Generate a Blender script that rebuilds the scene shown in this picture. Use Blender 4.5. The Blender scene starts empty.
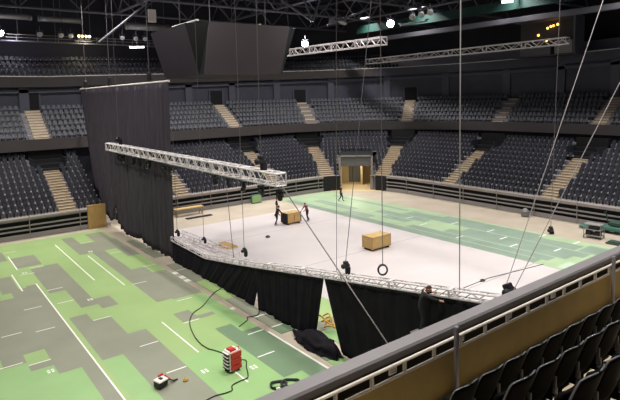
import bpy, bmesh, math, random
from mathutils import Vector, Matrix
random.seed(7)
scene = bpy.context.scene
COL = scene.collection

# ------------------------------------------------------------------ materials
def lin(c):
    return tuple(((v/255.0)/12.92 if v/255.0 <= .04045 else ((v/255.0+.055)/1.055)**2.4) for v in c)

def mat(name, rgb, rough=.6, metal=0.0, spec=.4, noise=.0, nscale=8.0, bump=0.0, bscale=60.0, stretch=None):
    m = bpy.data.materials.new(name); m.use_nodes = True
    nt = m.node_tree; b = nt.nodes['Principled BSDF']
    c = lin(rgb)
    b.inputs['Base Color'].default_value = (*c, 1)
    b.inputs['Roughness'].default_value = rough
    b.inputs['Metallic'].default_value = metal
    b.inputs['Specular IOR Level'].default_value = spec
    if noise or bump:
        tc = nt.nodes.new('ShaderNodeTexCoord')
        mp = nt.nodes.new('ShaderNodeMapping')
        nt.links.new(tc.outputs['Object'], mp.inputs['Vector'])
        if stretch: mp.inputs['Scale'].default_value = stretch
    if noise:
        n = nt.nodes.new('ShaderNodeTexNoise'); n.inputs['Scale'].default_value = nscale
        n.inputs['Detail'].default_value = 4
        r = nt.nodes.new('ShaderNodeValToRGB')
        r.color_ramp.elements[0].position = .3; r.color_ramp.elements[1].position = .7
        r.color_ramp.elements[0].color = (*[v*(1-noise) for v in c], 1)
        r.color_ramp.elements[1].color = (*[min(1, v*(1+noise)) for v in c], 1)
        nt.links.new(mp.outputs['Vector'], n.inputs['Vector'])
        nt.links.new(n.outputs['Fac'], r.inputs['Fac'])
        nt.links.new(r.outputs['Color'], b.inputs['Base Color'])
    if bump:
        n2 = nt.nodes.new('ShaderNodeTexNoise'); n2.inputs['Scale'].default_value = bscale
        bp = nt.nodes.new('ShaderNodeBump'); bp.inputs['Strength'].default_value = bump
        nt.links.new(mp.outputs['Vector'], n2.inputs['Vector'])
        nt.links.new(n2.outputs['Fac'], bp.inputs['Height'])
        nt.links.new(bp.outputs['Normal'], b.inputs['Normal'])
    return m

def glow(name, rgb, s):
    m = bpy.data.materials.new(name); m.use_nodes = True
    b = m.node_tree.nodes['Principled BSDF']
    b.inputs['Base Color'].default_value = (*lin(rgb), 1)
    b.inputs['Emission Color'].default_value = (*lin(rgb), 1)
    b.inputs['Emission Strength'].default_value = s
    return m

M = dict(
    concrete=mat('bare_concrete', (178, 166, 148), .5, noise=.10, nscale=.5),
    sheet=mat('floor_sheet', (199, 191, 188), .38, noise=.05, nscale=.35),
    green=mat('green_flooring', (148, 174, 114), .42, noise=.06, nscale=.4),
    green2=mat('lamp_tinted_green_flooring', (140, 175, 116), .38, noise=.06, nscale=.5),  # same green flooring with the tint of the lamps put into its colour
    greendark=mat('grey_green_flooring', (134, 136, 118), .42, noise=.07, nscale=.5),
    greenmid=mat('dark_green_flooring', (110, 132, 104), .34, noise=.06, nscale=.5),
    courtlight=mat('court_light_green_glare', (164, 186, 148), .34, noise=.1, nscale=.6),  # green flooring paled, glare on the floor mixed into the colour
    courtdark=mat('court_dark_green_glare', (136, 154, 136), .34, noise=.1, nscale=.6),  # darker tiles paled by the same painted glare
    line=mat('line_paint', (232, 232, 222), .5),
    linepale=mat('pale_line_paint', (176, 196, 168), .5),
    terrace=mat('terrace_concrete', (138, 135, 139), .8, noise=.1, nscale=2),
    stair=mat('stair_concrete', (176, 160, 136), .8, noise=.1, nscale=2),
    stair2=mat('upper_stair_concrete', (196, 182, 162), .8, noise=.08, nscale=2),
    nosing=mat('stair_nosing', (92, 80, 68), .8),
    fascia=mat('fascia_panel', (66, 61, 60), .6, noise=.06, nscale=1),
    barrier=mat('barrier_panel', (138, 130, 124), .6, noise=.1, nscale=1.5),
    rail_grey=mat('barrier_rail', (136, 132, 128), .5),
    black=mat('black_paint', (18, 18, 20), .7),
    wall=mat('dark_wall_panel', (72, 73, 84), .7, noise=.08, nscale=.6),
    wall2=mat('dark_pilaster', (86, 86, 98), .7),
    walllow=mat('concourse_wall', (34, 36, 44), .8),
    ceil=mat('ceiling_black', (36, 35, 42), .9),
    ceilsteel=mat('roof_steel', (84, 83, 90), .6),
    duct=mat('duct_metal', (120, 118, 116), .5, .3),
    teal=mat('teal_membrane', (11, 46, 40), .7, noise=.25, nscale=.4),
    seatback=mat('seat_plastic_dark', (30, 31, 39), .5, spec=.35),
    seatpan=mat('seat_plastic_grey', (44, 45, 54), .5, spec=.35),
    nearseat=mat('glossy_black_plastic', (7, 7, 8), .5, spec=.03, noise=.1, nscale=12),
    nearrim=mat('seat_edge_highlight', (104, 106, 110), .25, spec=.6),  # light caught along the seat edge, painted as pale grey
    seatback_lit=mat('upper_seat_plastic_lit', (66, 68, 76), .5, spec=.35),  # lower seat plastic lightened for the stronger light on the upper tier
    seatpan_lit=mat('upper_seat_underside_lit', (92, 94, 100), .5, spec=.35),  # same stronger light put into the upper pan colour
    arm=mat('seat_arm_grey', (172, 170, 170), .5),
    steel=mat('seat_bracket_steel', (150, 150, 152), .35, .7),
    alu=mat('truss_aluminium', (214, 206, 206), .45, .15, noise=.08, nscale=3),
    aludark=mat('weathered_truss', (132, 128, 126), .5, .2),
    white_rail=mat('rail_white', (206, 198, 186), .5),
    grey_cap=mat('rail_cap_grey', (128, 124, 126), .42, noise=.05, nscale=3),
    khaki=mat('khaki_panel', (146, 126, 72), .7, noise=.08, nscale=3),
    drape=mat('black_drape', (72, 67, 74), .95, spec=.15, noise=.25, nscale=2.2, stretch=(1, 6, .25)),
    drape2=mat('black_serge', (30, 28, 33), .95, spec=.1, noise=.2, nscale=2),
    board=mat('scoreboard_face', (64, 57, 60), .6, noise=.03, nscale=1),
    boarddark=mat('scoreboard_black', (11, 11, 13), .7),
    fixture=mat('fixture_black', (26, 25, 28), .45),
    lens=mat('fixture_lens', (150, 150, 160), .15, spec=.8),
    chain=mat('chain_steel', (112, 106, 104), .5, .4),
    rope=mat('steel_rope', (168, 160, 158), .5, .2),
    chainpale=mat('pale_chain', (196, 190, 190), .5),
    plywood=mat('plywood', (186, 156, 100), .7, noise=.14, nscale=3, stretch=(1, 1, 6)),
    oak=mat('oak_side_panel', (176, 142, 88), .6, noise=.12, nscale=3, stretch=(5, 5, .5)),
    red=mat('red_paint', (196, 52, 46), .45),
    offwhite=mat('off_white', (220, 212, 204), .5),
    cable=mat('black_cable', (34, 34, 36), .6),
    machine=mat('green_machine', (60, 110, 96), .5),
    darkgreen=mat('dark_green_board', (40, 66, 54), .6),
    skin=mat('skin', (196, 150, 124), .6),
    cloth_black=mat('black_clothes', (30, 29, 32), .9),
    cloth_navy=mat('navy_clothes', (44, 46, 58), .9),
    cloth_tan=mat('khaki_trousers', (142, 118, 88), .9),
    cloth_red=mat('faded_red_jacket', (122, 74, 68), .9),
    hair=mat('brown_hair', (66, 42, 32), .8),
    shoe=mat('dark_shoes', (24, 22, 22), .7),
    yellow=mat('yellow_strap', (196, 150, 62), .8),
    tunnel=mat('tunnel_wall', (196, 178, 140), .6),
    tunnelgrey=mat('tunnel_door', (104, 108, 104), .6),
    lintel=mat('tunnel_lintel', (96, 94, 92), .7),
    lamp=glow('lamp_white', (240, 236, 255), 60),
    lampblue=glow('lamp_blue_white', (190, 204, 255), 60),
    lampwarm=glow('lamp_warm', (255, 226, 150), 7),
    lampbar=glow('lamp_bar', (235, 238, 245), 3),
    lamporange=glow('lamp_orange', (255, 170, 70), 7),
    lampoff=mat('lamp_reflector', (130, 128, 130), .35, spec=.6),
)

# ------------------------------------------------------------------ helpers
class MB:
    def __init__(s): s.v = []; s.f = []; s.m = []; s.mats = []
    def mi(s, m):
        if m not in s.mats: s.mats.append(m)
        return s.mats.index(m)
    def add(s, vs, fs, m):
        o = len(s.v); k = s.mi(m); s.v += [tuple(v) for v in vs]
        for f in fs: s.f.append(tuple(i+o for i in f)); s.m.append(k)
        return s
    def quad(s, a, b, c, d, m): return s.add([a, b, c, d], [(0, 1, 2, 3)], m)
    def box(s, lo, hi, m, T=None):
        x0, y0, z0 = lo; x1, y1, z1 = hi
        vs = [(x0,y0,z0),(x1,y0,z0),(x1,y1,z0),(x0,y1,z0),(x0,y0,z1),(x1,y0,z1),(x1,y1,z1),(x0,y1,z1)]
        if T is not None: vs = [T @ Vector(v) for v in vs]
        return s.add(vs, [(0,3,2,1),(4,5,6,7),(0,1,5,4),(1,2,6,5),(2,3,7,6),(3,0,4,7)], m)
    def bbox(s, lo, hi, m, b=.03, T=None):            # box with chamfered vertical and top edges
        x0, y0, z0 = lo; x1, y1, z1 = hi
        def ring(z, i):
            return [(x0+b+i,y0+i,z),(x1-b-i,y0+i,z),(x1-i,y0+b+i,z),(x1-i,y1-b-i,z),(x1-b-i,y1-i,z),(x0+b+i,y1-i,z),(x0+i,y1-b-i,z),(x0+i,y0+b+i,z)]
        vs = ring(z0+b, 0)+ring(z1-b, 0)+ring(z1, b*.7)+ring(z0, b*.7)
        if T is not None: vs = [T @ Vector(v) for v in vs]
        fs = []
        for k in range(8):
            n = (k+1) % 8
            fs += [(k, n, 8+n, 8+k), (8+k, 8+n, 16+n, 16+k), (24+k, 24+n, n, k)]
        fs += [tuple(range(16, 24)), tuple(range(31, 23, -1))]
        return s.add(vs, fs, m)
    def tube(s, pts, r, m, n=6, caps=True):
        pts = [Vector(p) for p in pts]; rs = r if isinstance(r, (list, tuple)) else [r]*len(pts)
        vs = []; up = None
        for i, p in enumerate(pts):
            d = (pts[min(i+1, len(pts)-1)]-pts[max(i-1, 0)])
            d = d.normalized() if d.length > 1e-9 else Vector((0, 0, 1))
            if up is None: up = Vector((0, 0, 1)) if abs(d.z) < .9 else Vector((1, 0, 0))
            a = d.cross(up)
            if a.length < 1e-5: a = d.cross(Vector((1, 0, 0)))
            a.normalize(); b = d.cross(a).normalized(); up = -b if False else b.cross(d) * -1 if False else up
            for k in range(n):
                t = 2*math.pi*k/n
                vs.append(p+(a*math.cos(t)+b*math.sin(t))*rs[i])
        fs = []
        for i in range(len(pts)-1):
            for k in range(n):
                fs.append((i*n+k, i*n+(k+1) % n, (i+1)*n+(k+1) % n, (i+1)*n+k))
        if caps: fs += [tuple(range(n-1, -1, -1)), tuple(range((len(pts)-1)*n, len(pts)*n))]
        return s.add(vs, fs, m)
    def lathe(s, prof, m, n=16, T=None):               # (r, z) profile
        vs = []; fs = []
        for r, z in prof:
            for k in range(n):
                t = 2*math.pi*k/n; vs.append(Vector((r*math.cos(t), r*math.sin(t), z)))
        if T is not None: vs = [T @ v for v in vs]
        for i in range(len(prof)-1):
            for k in range(n): fs.append((i*n+k, i*n+(k+1) % n, (i+1)*n+(k+1) % n, (i+1)*n+k))
        fs += [tuple(range(n-1, -1, -1)), tuple(range((len(prof)-1)*n, len(prof)*n))]
        return s.add(vs, fs, m)
    def mesh(s, name, smooth=False):
        me = bpy.data.meshes.new(name); me.from_pydata(s.v, [], s.f)
        for m in s.mats: me.materials.append(M[m])
        me.polygons.foreach_set('material_index', s.m)
        if smooth: me.polygons.foreach_set('use_smooth', [True]*len(s.f))
        me.update(); return me
    def build(s, name, parent=None, loc=None, smooth=False, fix=False):
        me = s.mesh(name, smooth)
        if fix:
            bm = bmesh.new(); bm.from_mesh(me); bmesh.ops.recalc_face_normals(bm, faces=bm.faces[:]); bm.to_mesh(me); bm.free()
        o = bpy.data.objects.new(name, me); COL.objects.link(o)
        if parent: o.parent = parent
        if loc: o.location = loc
        return o

def tag(o, label=None, cat=None, group=None, kind=None):
    if label: o['label'] = label
    if cat: o['category'] = cat
    if group: o['group'] = group
    if kind: o['kind'] = kind
    return o
def struct(o): o['kind'] = 'structure'; return o
def thing(name, label, cat, loc=(0, 0, 0), rz=0, group=None):
    o = bpy.data.objects.new(name, None); COL.objects.link(o); o.location = loc; o.rotation_euler = (0, 0, rz)
    o.empty_display_size = .2
    return tag(o, label, cat, group)
def copy_tree(o, parent=None):
    c = o.copy(); COL.objects.link(c)
    if parent: c.parent = parent
    for ch in list(o.children): copy_tree(ch, c)
    return c

# ------------------------------------------------------------------ camera (level eye about 11 m over the arena floor)
EYE = 11.0
YAW, PITCH, ROLL, FPX, CY = .9176, .09, .022, 532.5, 144.8
fw = Vector((math.cos(YAW)*math.cos(PITCH), math.sin(YAW)*math.cos(PITCH), -math.sin(PITCH)))
rt0 = Vector((math.sin(YAW), -math.cos(YAW), 0)); dn0 = fw.cross(rt0)
rt = rt0*math.cos(ROLL)+dn0*math.sin(ROLL); dn = dn0*math.cos(ROLL)-rt0*math.sin(ROLL)
cam = bpy.data.cameras.new('camera'); cam.sensor_width = 36; cam.lens = FPX/620*36
cam.shift_y = -(200-CY)/620; cam.clip_end = 400; cam.clip_start = .05
co = bpy.data.objects.new('camera', cam); COL.objects.link(co)
mw = Matrix((( rt.x, -dn.x, -fw.x, 0), (rt.y, -dn.y, -fw.y, 0), (rt.z, -dn.z, -fw.z, EYE), (0, 0, 0, 1)))
co.matrix_world = mw; scene.camera = co
def depth(p): return (Vector(p)-Vector((0, 0, EYE))).dot(fw)
def px(p):
    q = Vector(p)-Vector((0, 0, EYE)); d = q.dot(fw)
    return 310+FPX*q.dot(rt)/d, CY+FPX*q.dot(dn)/d

# ------------------------------------------------------------------ floor and sports flooring
b = MB(); b.box((-14, -2, -.4), (66, 66, -.02), 'concrete'); struct(b.build('floor'))

# grey-green / green tile pattern: columns of .86 m
def E(k): return 12.95-.86*k
b = MB()
b.box((0, 8, -.02), (12.95, 46.9, 0), 'green')
Z1 = .006
ZC = [0]
def rect(x0, x1, y0, y1, m='greendark', z=Z1):
    ZC[0] += 1; z += ZC[0]*.00005
    b.quad((x0, y0, z), (x1, y0, z), (x1, y1, z), (x0, y1, z), m)
cols = [ # (x0,x1,y0,y1) darker tiles
    (E(12), E(11), 24.7, 36), (E(11), E(10), 25.6, 33.6), (E(11), E(10), 23.75, 24.3), (E(10), E(9), 22.8, 35.0),
    (E(9), 5.8, 8, 35.3), (3.9, 4.8, 34.6, 38.0), (4.0, 5.2, 42.0, 44.6),
    (5.35, E(7), 39.5, 42.4), (E(8), E(7), 33.0, 38.8), (E(7), E(6), 29.5, 39.0), (E(6), E(5), 28.7, 30.4),
    (E(8), E(7), 22.8, 28.5), (E(7), E(6), 8, 27.3), (E(6), E(5), 8, 24.7),
    (E(4), E(3), 40.0, 45.8), (E(3), E(0), 40.0, 43.0), (11.4, E(0)-.2, 43.0, 46.0), (E(3), E(2), 31.3, 40.0),
    (E(1), E(0), 37.3, 40.0), (E(3), E(2), 27.6, 31.3), (E(2), E(0), 27.4, 32.7), (E(2), E(1), 32.7, 34.2),
    (E(3), E(2), 24.2, 25.5), (E(2), E(1), 24.1, 24.5),
]
for c in cols: rect(*c)
for c in [(E(2), E(1), 16.7, 22.5), (E(1), E(0), 15.7, 21.4)]: rect(*c, m='greenmid')
rect(E(8), E(7), 8, 22.75, 'green2'); rect(E(12)-.86, E(11), 8, 24.6, 'green2'); rect(E(11), E(10), 8, 23.7, 'green2'); rect(E(10), E(9), 8, 22.75, 'green2')
rect(E(5), E(2), 8, 20.7, 'green2'); rect(E(2), E(1), 8, 16.65, 'green2'); rect(E(1), E(0), 8, 15.65, 'green2'); rect(E(1), E(0), 21.5, 26.8, 'green2')
# painted lines
Z2 = .012
def ln(x0, y0, x1, y1, w=.07, m='line'):
    if abs(x1-x0) > abs(y1-y0): rect(x0, x1, y0-w/2, y0+w/2, m, Z2)
    else: rect(x0-w/2, x0+w/2, y0, y1, m, Z2)
for l in [(5.8, 8, 5.8, 35.4), (5.38, 39.2, 5.38, 43.1), (4.92, 34.5, 4.92, 38.3), (9.55, 20.8, 9.55, 24.9)]: ln(*l)
ln(8.75, 33.6, 8.75, 44.2); ln(9.9, 31.5, 9.9, 39.4)
for x0, y in [(3.5, 24.35), (6.05, 39.05), (5.3, 37.8), (6.05, 33.6), (6.05, 31.0), (5.2, 44.3), (10.3, 24.05), (11.25, 27.0), (7.75, 23.0), (4.45, 31.2),
              (10.35, 43.3), (12.0, 34.2), (10.3, 31.3), (6.95, 27.35), (7.75, 20.0), (11.3, 18.75), (3.0, 28.2), (4.4, 27.8), (11.25, 38.9), (2.5, 24.8), (12.1, 20.9)]:
    ln(x0, y, x0+.86, y)
ln(9.95, 17.3, 9.95, 18.4)
def digits(x, y):                                        # small worn marks painted at the lane ends
    for k in range(2):
        rect(x+.16*k, x+.1+.16*k, y, y+.3, 'line', Z2); rect(x+.16*k+.02, x+.08+.16*k, y+.12, y+.2, 'green2', Z2+.004)
for x, y in [(4.0, 23.1), (8.9, 19.0), (7.5, 30.3), (10.6, 18.0), (10.2, 40.2), (5.5, 38.0)]: digits(x, y)
sf = struct(b.build('sports_floor'))

# bare strip with single dark tiles left beside it
b = MB()
for y0, y1, m in [(38.8, 41.5, 'greendark'), (35.7, 38.6, 'greendark'), (29.3, 33.6, 'greendark'), (25.6, 29.2, 'green'), (20.9, 25.5, 'greendark'), (20.0, 20.85, 'greenmid'), (16.65, 18.55, 'greenmid'), (15.6, 16.6, 'green2')]:
    b.box((13.36, y0, -.02), (14.15, y1, 0), m)
for y in (32, 22.4, 20.87): b.quad((13.4, y-.04, .005), (14.1, y-.04, .005), (14.1, y+.04, .005), (13.4, y+.04, .005), 'line')
b.box((14.8, 6, -.02), (17.68, 19.0, 0), 'green2'); b.box((14.8, 19.9, -.02), (17.68, 22.4, 0), 'green'); b.box((14.8, 19.05, -.02), (17.68, 19.85, 0), 'greendark')
b.quad((12.99, 15.6, -.012), (13.1, 15.6, -.012), (13.1, 20.6, -.012), (12.99, 20.6, -.012), 'line')
for x, y, w, h in [(13.0, 31.4, .33, .5), (13.0, 30.3, .35, .6), (12.98, 29.6, .36, .5), (12.99, 24.0, .25, .35)]:
    b.quad((x, y, -.012), (x+w, y, -.012), (x+w, y+h, -.012), (x, y+h*.9, -.012), 'line')
struct(b.build('sports_floor_edge'))

b = MB(); b.box((14.75, 22.6, -.02), (31.7, 42.2, 0), 'sheet'); b.box((17.7, 6, -.02), (31.7, 22.6, 0), 'sheet')
for y in (17.9, 27.2, 36.2): b.quad((15, y-.035, .003), (31.7, y-.035, .003), (31.7, y+.01, .003), (15, y+.01, .003), 'rail_grey')
struct(b.build('floor_covering'))

b = MB(); b.box((31.72, 15.2, -.02), (38.9, 47.5, 0), 'courtlight')
def rrect(x0, x1, y0, y1, m): b.quad((x0, y0, .005), (x1, y0, .005), (x1, y1, .005), (x0, y1, .005), m)
R = [31.75, 32.75, 33.85, 35.0, 36.25, 37.75]
rrect(R[0], R[1], 18.0, 46, 'courtdark'); rrect(R[1], R[2], 17.6, 30, 'courtdark'); rrect(R[2], R[3], 17.0, 27, 'courtdark')
rrect(R[3], R[4], 16.4, 26, 'courtdark'); rrect(R[4], R[5], 17.6, 33.5, 'courtdark'); rrect(R[5], 38.5, 21, 30, 'courtdark')
rrect(R[4], 38.2, 15.4, 17.4, 'courtdark'); rrect(37.3, 37.8, 34, 45, 'courtdark')
rrect(R[2], R[3], 31, 34, 'courtdark'); rrect(R[1], R[2], 34.5, 38, 'courtdark'); rrect(R[3], R[4], 30, 36, 'courtdark'); rrect(R[2], R[3], 38, 44, 'courtdark')
for x, y0, y1 in [(33.3, 31, 47), (34.4, 33, 47), (35.6, 35, 47), (36.8, 34, 47), (R[1], 18.5, 47), (R[2], 17, 47), (R[4], 15.6, 47), (R[3], 30, 47), (37.3, 33, 47)]:
    b.quad((x-.05, y0, .01), (x+.05, y0, .01), (x+.05, y1, .01), (x-.05, y1, .01), 'linepale')
for x, y in [(35.1, 18.4), (33.9, 21), (36.3, 24.5), (37.8, 18.4), (37.9, 21.0), (33.0, 25), (35.1, 22.6), (36.3, 28), (34, 29.5), (35.1, 32)]:
    b.quad((x, y-.06, .01), (x+.95, y-.06, .01), (x+.95, y+.06, .01), (x, y+.06, .01), 'line')
rrect(32.0, 33.6, 15.6, 16.6, 'linepale')
struct(b.build('court_floor'))

# ------------------------------------------------------------------ bowl paths
def poly_path(parts):
    P = []
    for p in parts: P += p
    out = []
    for i, p in enumerate(P):
        a = Vector(P[max(i-1, 0)]); c = Vector(P[min(i+1, len(P)-1)]); d = (c-a).normalized()
        out.append((Vector(p), Vector((-d.y, d.x))))
    return out
def arc(cx, cy, a, bb, n): return [(cx+a*math.sin(t), cy+bb*math.cos(t)) for t in [math.pi/2*k/n for k in range(1, n)]]
def seg(p, q, n): return [(p[0]+(q[0]-p[0])*k/n, p[1]+(q[1]-p[1])*k/n) for k in range(n+1)]
LC = Vector((36.3, 40.1)); LR = 7.9
low_left = poly_path([seg((-6, 48), (13.55, 48), 20)])
low_main = poly_path([seg((15.2, 48), (36.3, 48), 24), arc(36.3, 40.1, LR, LR, 18), seg((44.2, 40.1), (44.2, 8), 34)])
up = poly_path([seg((-8, 55.8), (36.4, 55.8), 44), arc(36.4, 34, 19.9, 21.8, 26), seg((56.3, 34), (56.3, 8), 26)])
TH = math.radians(46.5); PE = Vector((math.cos(TH), math.sin(TH))); PT = Vector((-PE.y, PE.x))
def portal_t(p): return (p-LC).dot(PT), (p-LC).dot(PE)
def off(path, d): return [(p+n*d, n) for p, n in path]
def sweep(b, path, prof, m, mask=None, zf=None, ms=None):
    L = [[(p+n*d) for d, z in prof] for p, n in path]
    for i in range(len(path)-1):
        mid = (path[i][0]+path[i+1][0])/2
        za, zb = (zf(i), zf(i+1)) if zf else (0, 0)
        for j in range(len(prof)-1):
            d = prof[j][0]; z = prof[j][1]
            if mask and not mask(L[i][j]*.25+L[i+1][j]*.25+L[i][j+1]*.25+L[i+1][j+1]*.25, (prof[j][0]+prof[j+1][0])/2, (prof[j][1]+prof[j+1][1])/2): continue
            mm = ms(mid, j) if ms else m
            b.quad((*L[i][j], prof[j][1]+za), (*L[i+1][j], prof[j][1]+zb), (*L[i+1][j+1], prof[j+1][1]+zb), (*L[i][j+1], prof[j+1][1]+za), mm)

# lower terraces
NLOW = 11
def ld(i): return .55+.76*i
def lz(i): return 1.7+.385*i
prof = [(.4, 0), (.4, 1.45), (.02, 1.45), (.02, lz(0))]
for i in range(NLOW): prof += [(ld(i)+.5, lz(i)), (ld(i)+.5, lz(i+1) if i < NLOW-1 else lz(i))]
prof[-1] = (13.2, lz(NLOW-1))
def low_mask(p, d, z):
    t, r = portal_t(p); return not (abs(t) < 2.0 and r > 0 and r < 14.2 and z < 3.9)
b = MB(); sweep(b, low_main, prof, 'terrace', low_mask)
P0 = Vector((15.2, 48))
struct(b.build('seating_terrace'))
b = MB(); sweep(b, low_left, [q if q[0] < 13 else (9.6, q[1]) for q in prof], 'terrace')
struct(b.build('seating_terrace'))

# barrier fronts: striped rails, black back plane painted as the shaded gaps, pale top board
def barrier(path, mask, pale_h):
    b = MB()
    sweep(b, path, [(.3, 0), (.3, 1.42)], 'black', mask)
    for z0, z1 in [(.0, .38), (.64, .76), (1.0, 1.12)]:
        sweep(b, path, [(0, z0), (-.08, z0), (-.08, z1), (0, z1)], 'rail_grey', mask)
    sweep(b, path, [(0, 1.42-pale_h+.28), (-.12, 1.42-pale_h+.28), (-.12, 1.72), (.55, 1.72)], 'barrier', mask)
    n = 0
    for p, nn in path[2::4]:
        if mask and not mask(p, 0, 0): continue
        q = p-nn*.13; b.tube([(*q, 0), (*q, 1.9)], .035, 'barrier', 6)
    return struct(b.build('stand_barrier'))
barrier(low_main, lambda p, d, z: abs(portal_t(p)[0]) > 3.65 or portal_t(p)[1] < 3, .2)
barrier(low_left, None, .14)
b = MB(); sweep(b, low_main, [(.0, 0), (.0, 1.72)], 'black', lambda p, d, z: 2.0 < abs(portal_t(p)[0]) < 3.7 and portal_t(p)[1] > 3)  # flat black panel painted as the dark gap beside the portal
struct(b.build('barrier_recess_shade'))

# wooden end panel of the left stand
b = MB(); b.box((12.2, 47.72, 0), (13.7, 47.9, 2.05), 'oak'); b.box((13.56, 47.9, 0), (13.7, 54.5, 1.9), 'oak')
t = b.build('stand_end_panel'); struct(t)

# portal tunnel in the corner
T = Matrix.Translation((LC.x, LC.y, 0)) @ Matrix(((PT.x, PE.x, 0, 0), (PT.y, PE.y, 0, 0), (0, 0, 1, 0), (0, 0, 0, 1)))
b = MB()
for s in (-1, 1):
    b.box((min(s*1.85, s*2.0), 8.1, 0), (max(s*1.85, s*2.0), 14, 3.9), 'tunnel', T)
    b.box((min(s*1.75, s*2.0), 7.9, 0), (max(s*1.75, s*2.0), 8.1, 4.05), 'barrier', T)
b.box((-2.0, 7.9, 3.92), (2.0, 8.1, 4.05), 'barrier', T); b.box((-2.0, 8.1, 3.92), (2.0, 13.4, 4.03), 'black', T)
b.box((-1.75, 8.1, 2.8), (1.75, 8.25, 3.92), 'lintel', T)
b.box((-1.85, 8.25, 2.8), (1.85, 14, 2.9), 'tunnel', T)
b.box((-1.9, 13.9, 0), (1.9, 14.1, 2.85), 'tunnel', T)
struct(b.build('wall_portal'))
b = MB(); b.box((-.5, 13.75, 0), (1.0, 13.9, 2.6), 'tunnelgrey', T); b.box((.48, 13.72, 0), (.54, 13.75, 2.6), 'black', T); b.box((-.75, 11.5, 0), (-.5, 13.9, 2.8), 'tunnel', T)
struct(b.build('door_1'))
b = MB(); b.box((-2.9, 6.6, -.019), (2.9, 14, .012), 'tunnel', T); struct(b.build('floor_portal'))
for k, (tx, ry) in enumerate(((0, 10.5),)):
    L = bpy.data.lights.new('tunnel_lamp', 'AREA'); L.energy = 75; L.size = 1.6; L.color = (1, .9, .74)
    o = bpy.data.objects.new('tunnel_lamp', L); COL.objects.link(o)
    q = T @ Vector((tx, ry, 2.75)); o.location = q

# lower back wall, upper fascia, soffit, upper terraces, upper wall, gallery
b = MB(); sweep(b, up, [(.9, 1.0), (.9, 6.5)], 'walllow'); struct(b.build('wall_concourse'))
b = MB(); sweep(b, up, [(1.2, 6.48), (0, 6.48), (0, 7.55), (.14, 7.55), (.14, 7.3), (.5, 7.3)], 'fascia'); struct(b.build('trim_1'))
NUP = 6
def ud(i): return .62+.82*i
def uz(i): return 7.35+.52*i
prof = [(.14, 7.3)]
for i in range(NUP): prof += [(ud(i)-.3, prof[-1][1]), (ud(i)-.3, uz(i))]
prof += [(5.9, uz(NUP-1))]
b = MB(); sweep(b, up, prof, 'terrace'); struct(b.build('upper_terrace'))
NS = len(up)
def gz(i): return 2.3*max(0, (i-20)/(NS-20))
b = MB(); sweep(b, up, [(5.8, 9.8), (5.8, 12.6)], 'wall', zf=lambda i: gz(i) if False else 0)
for i in range(NS-1):
    a_ = up[i][0]+up[i][1]*5.8; c_ = up[i+1][0]+up[i+1][1]*5.8
    b.quad((*a_, 12.6), (*c_, 12.6), (*c_, 13.1+gz(i+1)*.95), (*a_, 13.1+gz(i)*.95), 'wall')
struct(b.build('wall_upper'))
b = MB(); k = 0
acc = 0; last = None
for i, (p, n) in enumerate(up):
    if last is not None: acc += (p-last).length
    last = p
    if acc > 5.3:
        acc = 0; q = p+n*5.72; tx = Vector((n.y, -n.x))
        A = q+tx*.45; B2 = q-tx*.45; C = B2-n*.22; D = A-n*.22
        b.add([(*A, 9.9), (*B2, 9.9), (*C, 9.9), (*D, 9.9), (*A, 12.7+gz(i)), (*B2, 12.7+gz(i)), (*C, 12.7+gz(i)), (*D, 12.7+gz(i))],
              [(0, 1, 5, 4), (1, 2, 6, 5), (2, 3, 7, 6), (3, 0, 4, 7)], 'wall2')
sweep(b, up, [(5.75, 12.0), (5.5, 12.0), (5.5, 12.35), (5.75, 12.35)], 'wall2', zf=gz)
struct(b.build('wall_pilasters'))
b = MB(); sweep(b, up, [(8.5, 12.6), (5.0, 12.6), (5.0, 13.65), (5.15, 13.65), (5.15, 13.2), (6, 13.2)], 'fascia', zf=gz, ms=lambda p, j: 'fascia' if p.x < 50 else 'wall')
struct(b.build('trim_2'))
b = MB(); 
gp = [(5.15, 13.2)]
NG = 4
def gd(i): return 5.9+.8*i
def gzr(i): return 13.3+.62*i
for i in range(NG): gp += [(gd(i)-.3, gp[-1][1]), (gd(i)-.3, gzr(i))]
gp += [(9.6, gzr(NG-1))]
sweep(b, up, gp, 'terrace', zf=gz); struct(b.build('gallery_terrace'))
b = MB(); sweep(b, up, [(9.6, 14.5), (9.6, 26)], 'ceil'); struct(b.build('wall_back'))
b = MB()
for i in range(NS-1):
    p, n = up[i]; q, n2 = up[i+1]
    a = p+n*5.02; c = q+n2*5.02
    b.tube([(*a, 13.68+gz(i)), (*c, 13.68+gz(i+1))], .05, 'offwhite', 5)
struct(b.build('gallery_rail'))

# doors at the top of the upper stairs
UA = [(10.7, 55.8), (21.4, 55.8), (32.1, 55.8), (42.6, 54.8), (52.1, 47.4), (56.3, 37.1), (56.3, 25.5), (56.3, 14.5), (0.2, 55.8)]
def nearest(path, p):
    return min(path, key=lambda q: (q[0]-Vector(p)).length)
UAL = []
for p in UA:
    q, n = nearest(up, p); UAL.append((Vector(p), n))
for k, (p, n) in enumerate(UAL):
    tx = Vector((n.y, -n.x)); q = p+n*5.72; b = MB()
    R4 = Matrix(((tx.x, n.x, 0, q.x), (tx.y, n.y, 0, q.y), (0, 0, 1, 0), (0, 0, 0, 1)))
    b.box((-.85, -.05, 9.9), (.85, .06, 12.0), 'black', R4)  # flat black panel paints the darkness of the open doorway
    b.box((-1.0, -.12, 9.9), (-.85, .06, 12.1), 'wall2', R4); b.box((.85, -.12, 9.9), (1.0, .06, 12.1), 'wall2', R4)
    struct(b.build('door_%d' % (k+2)))

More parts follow.
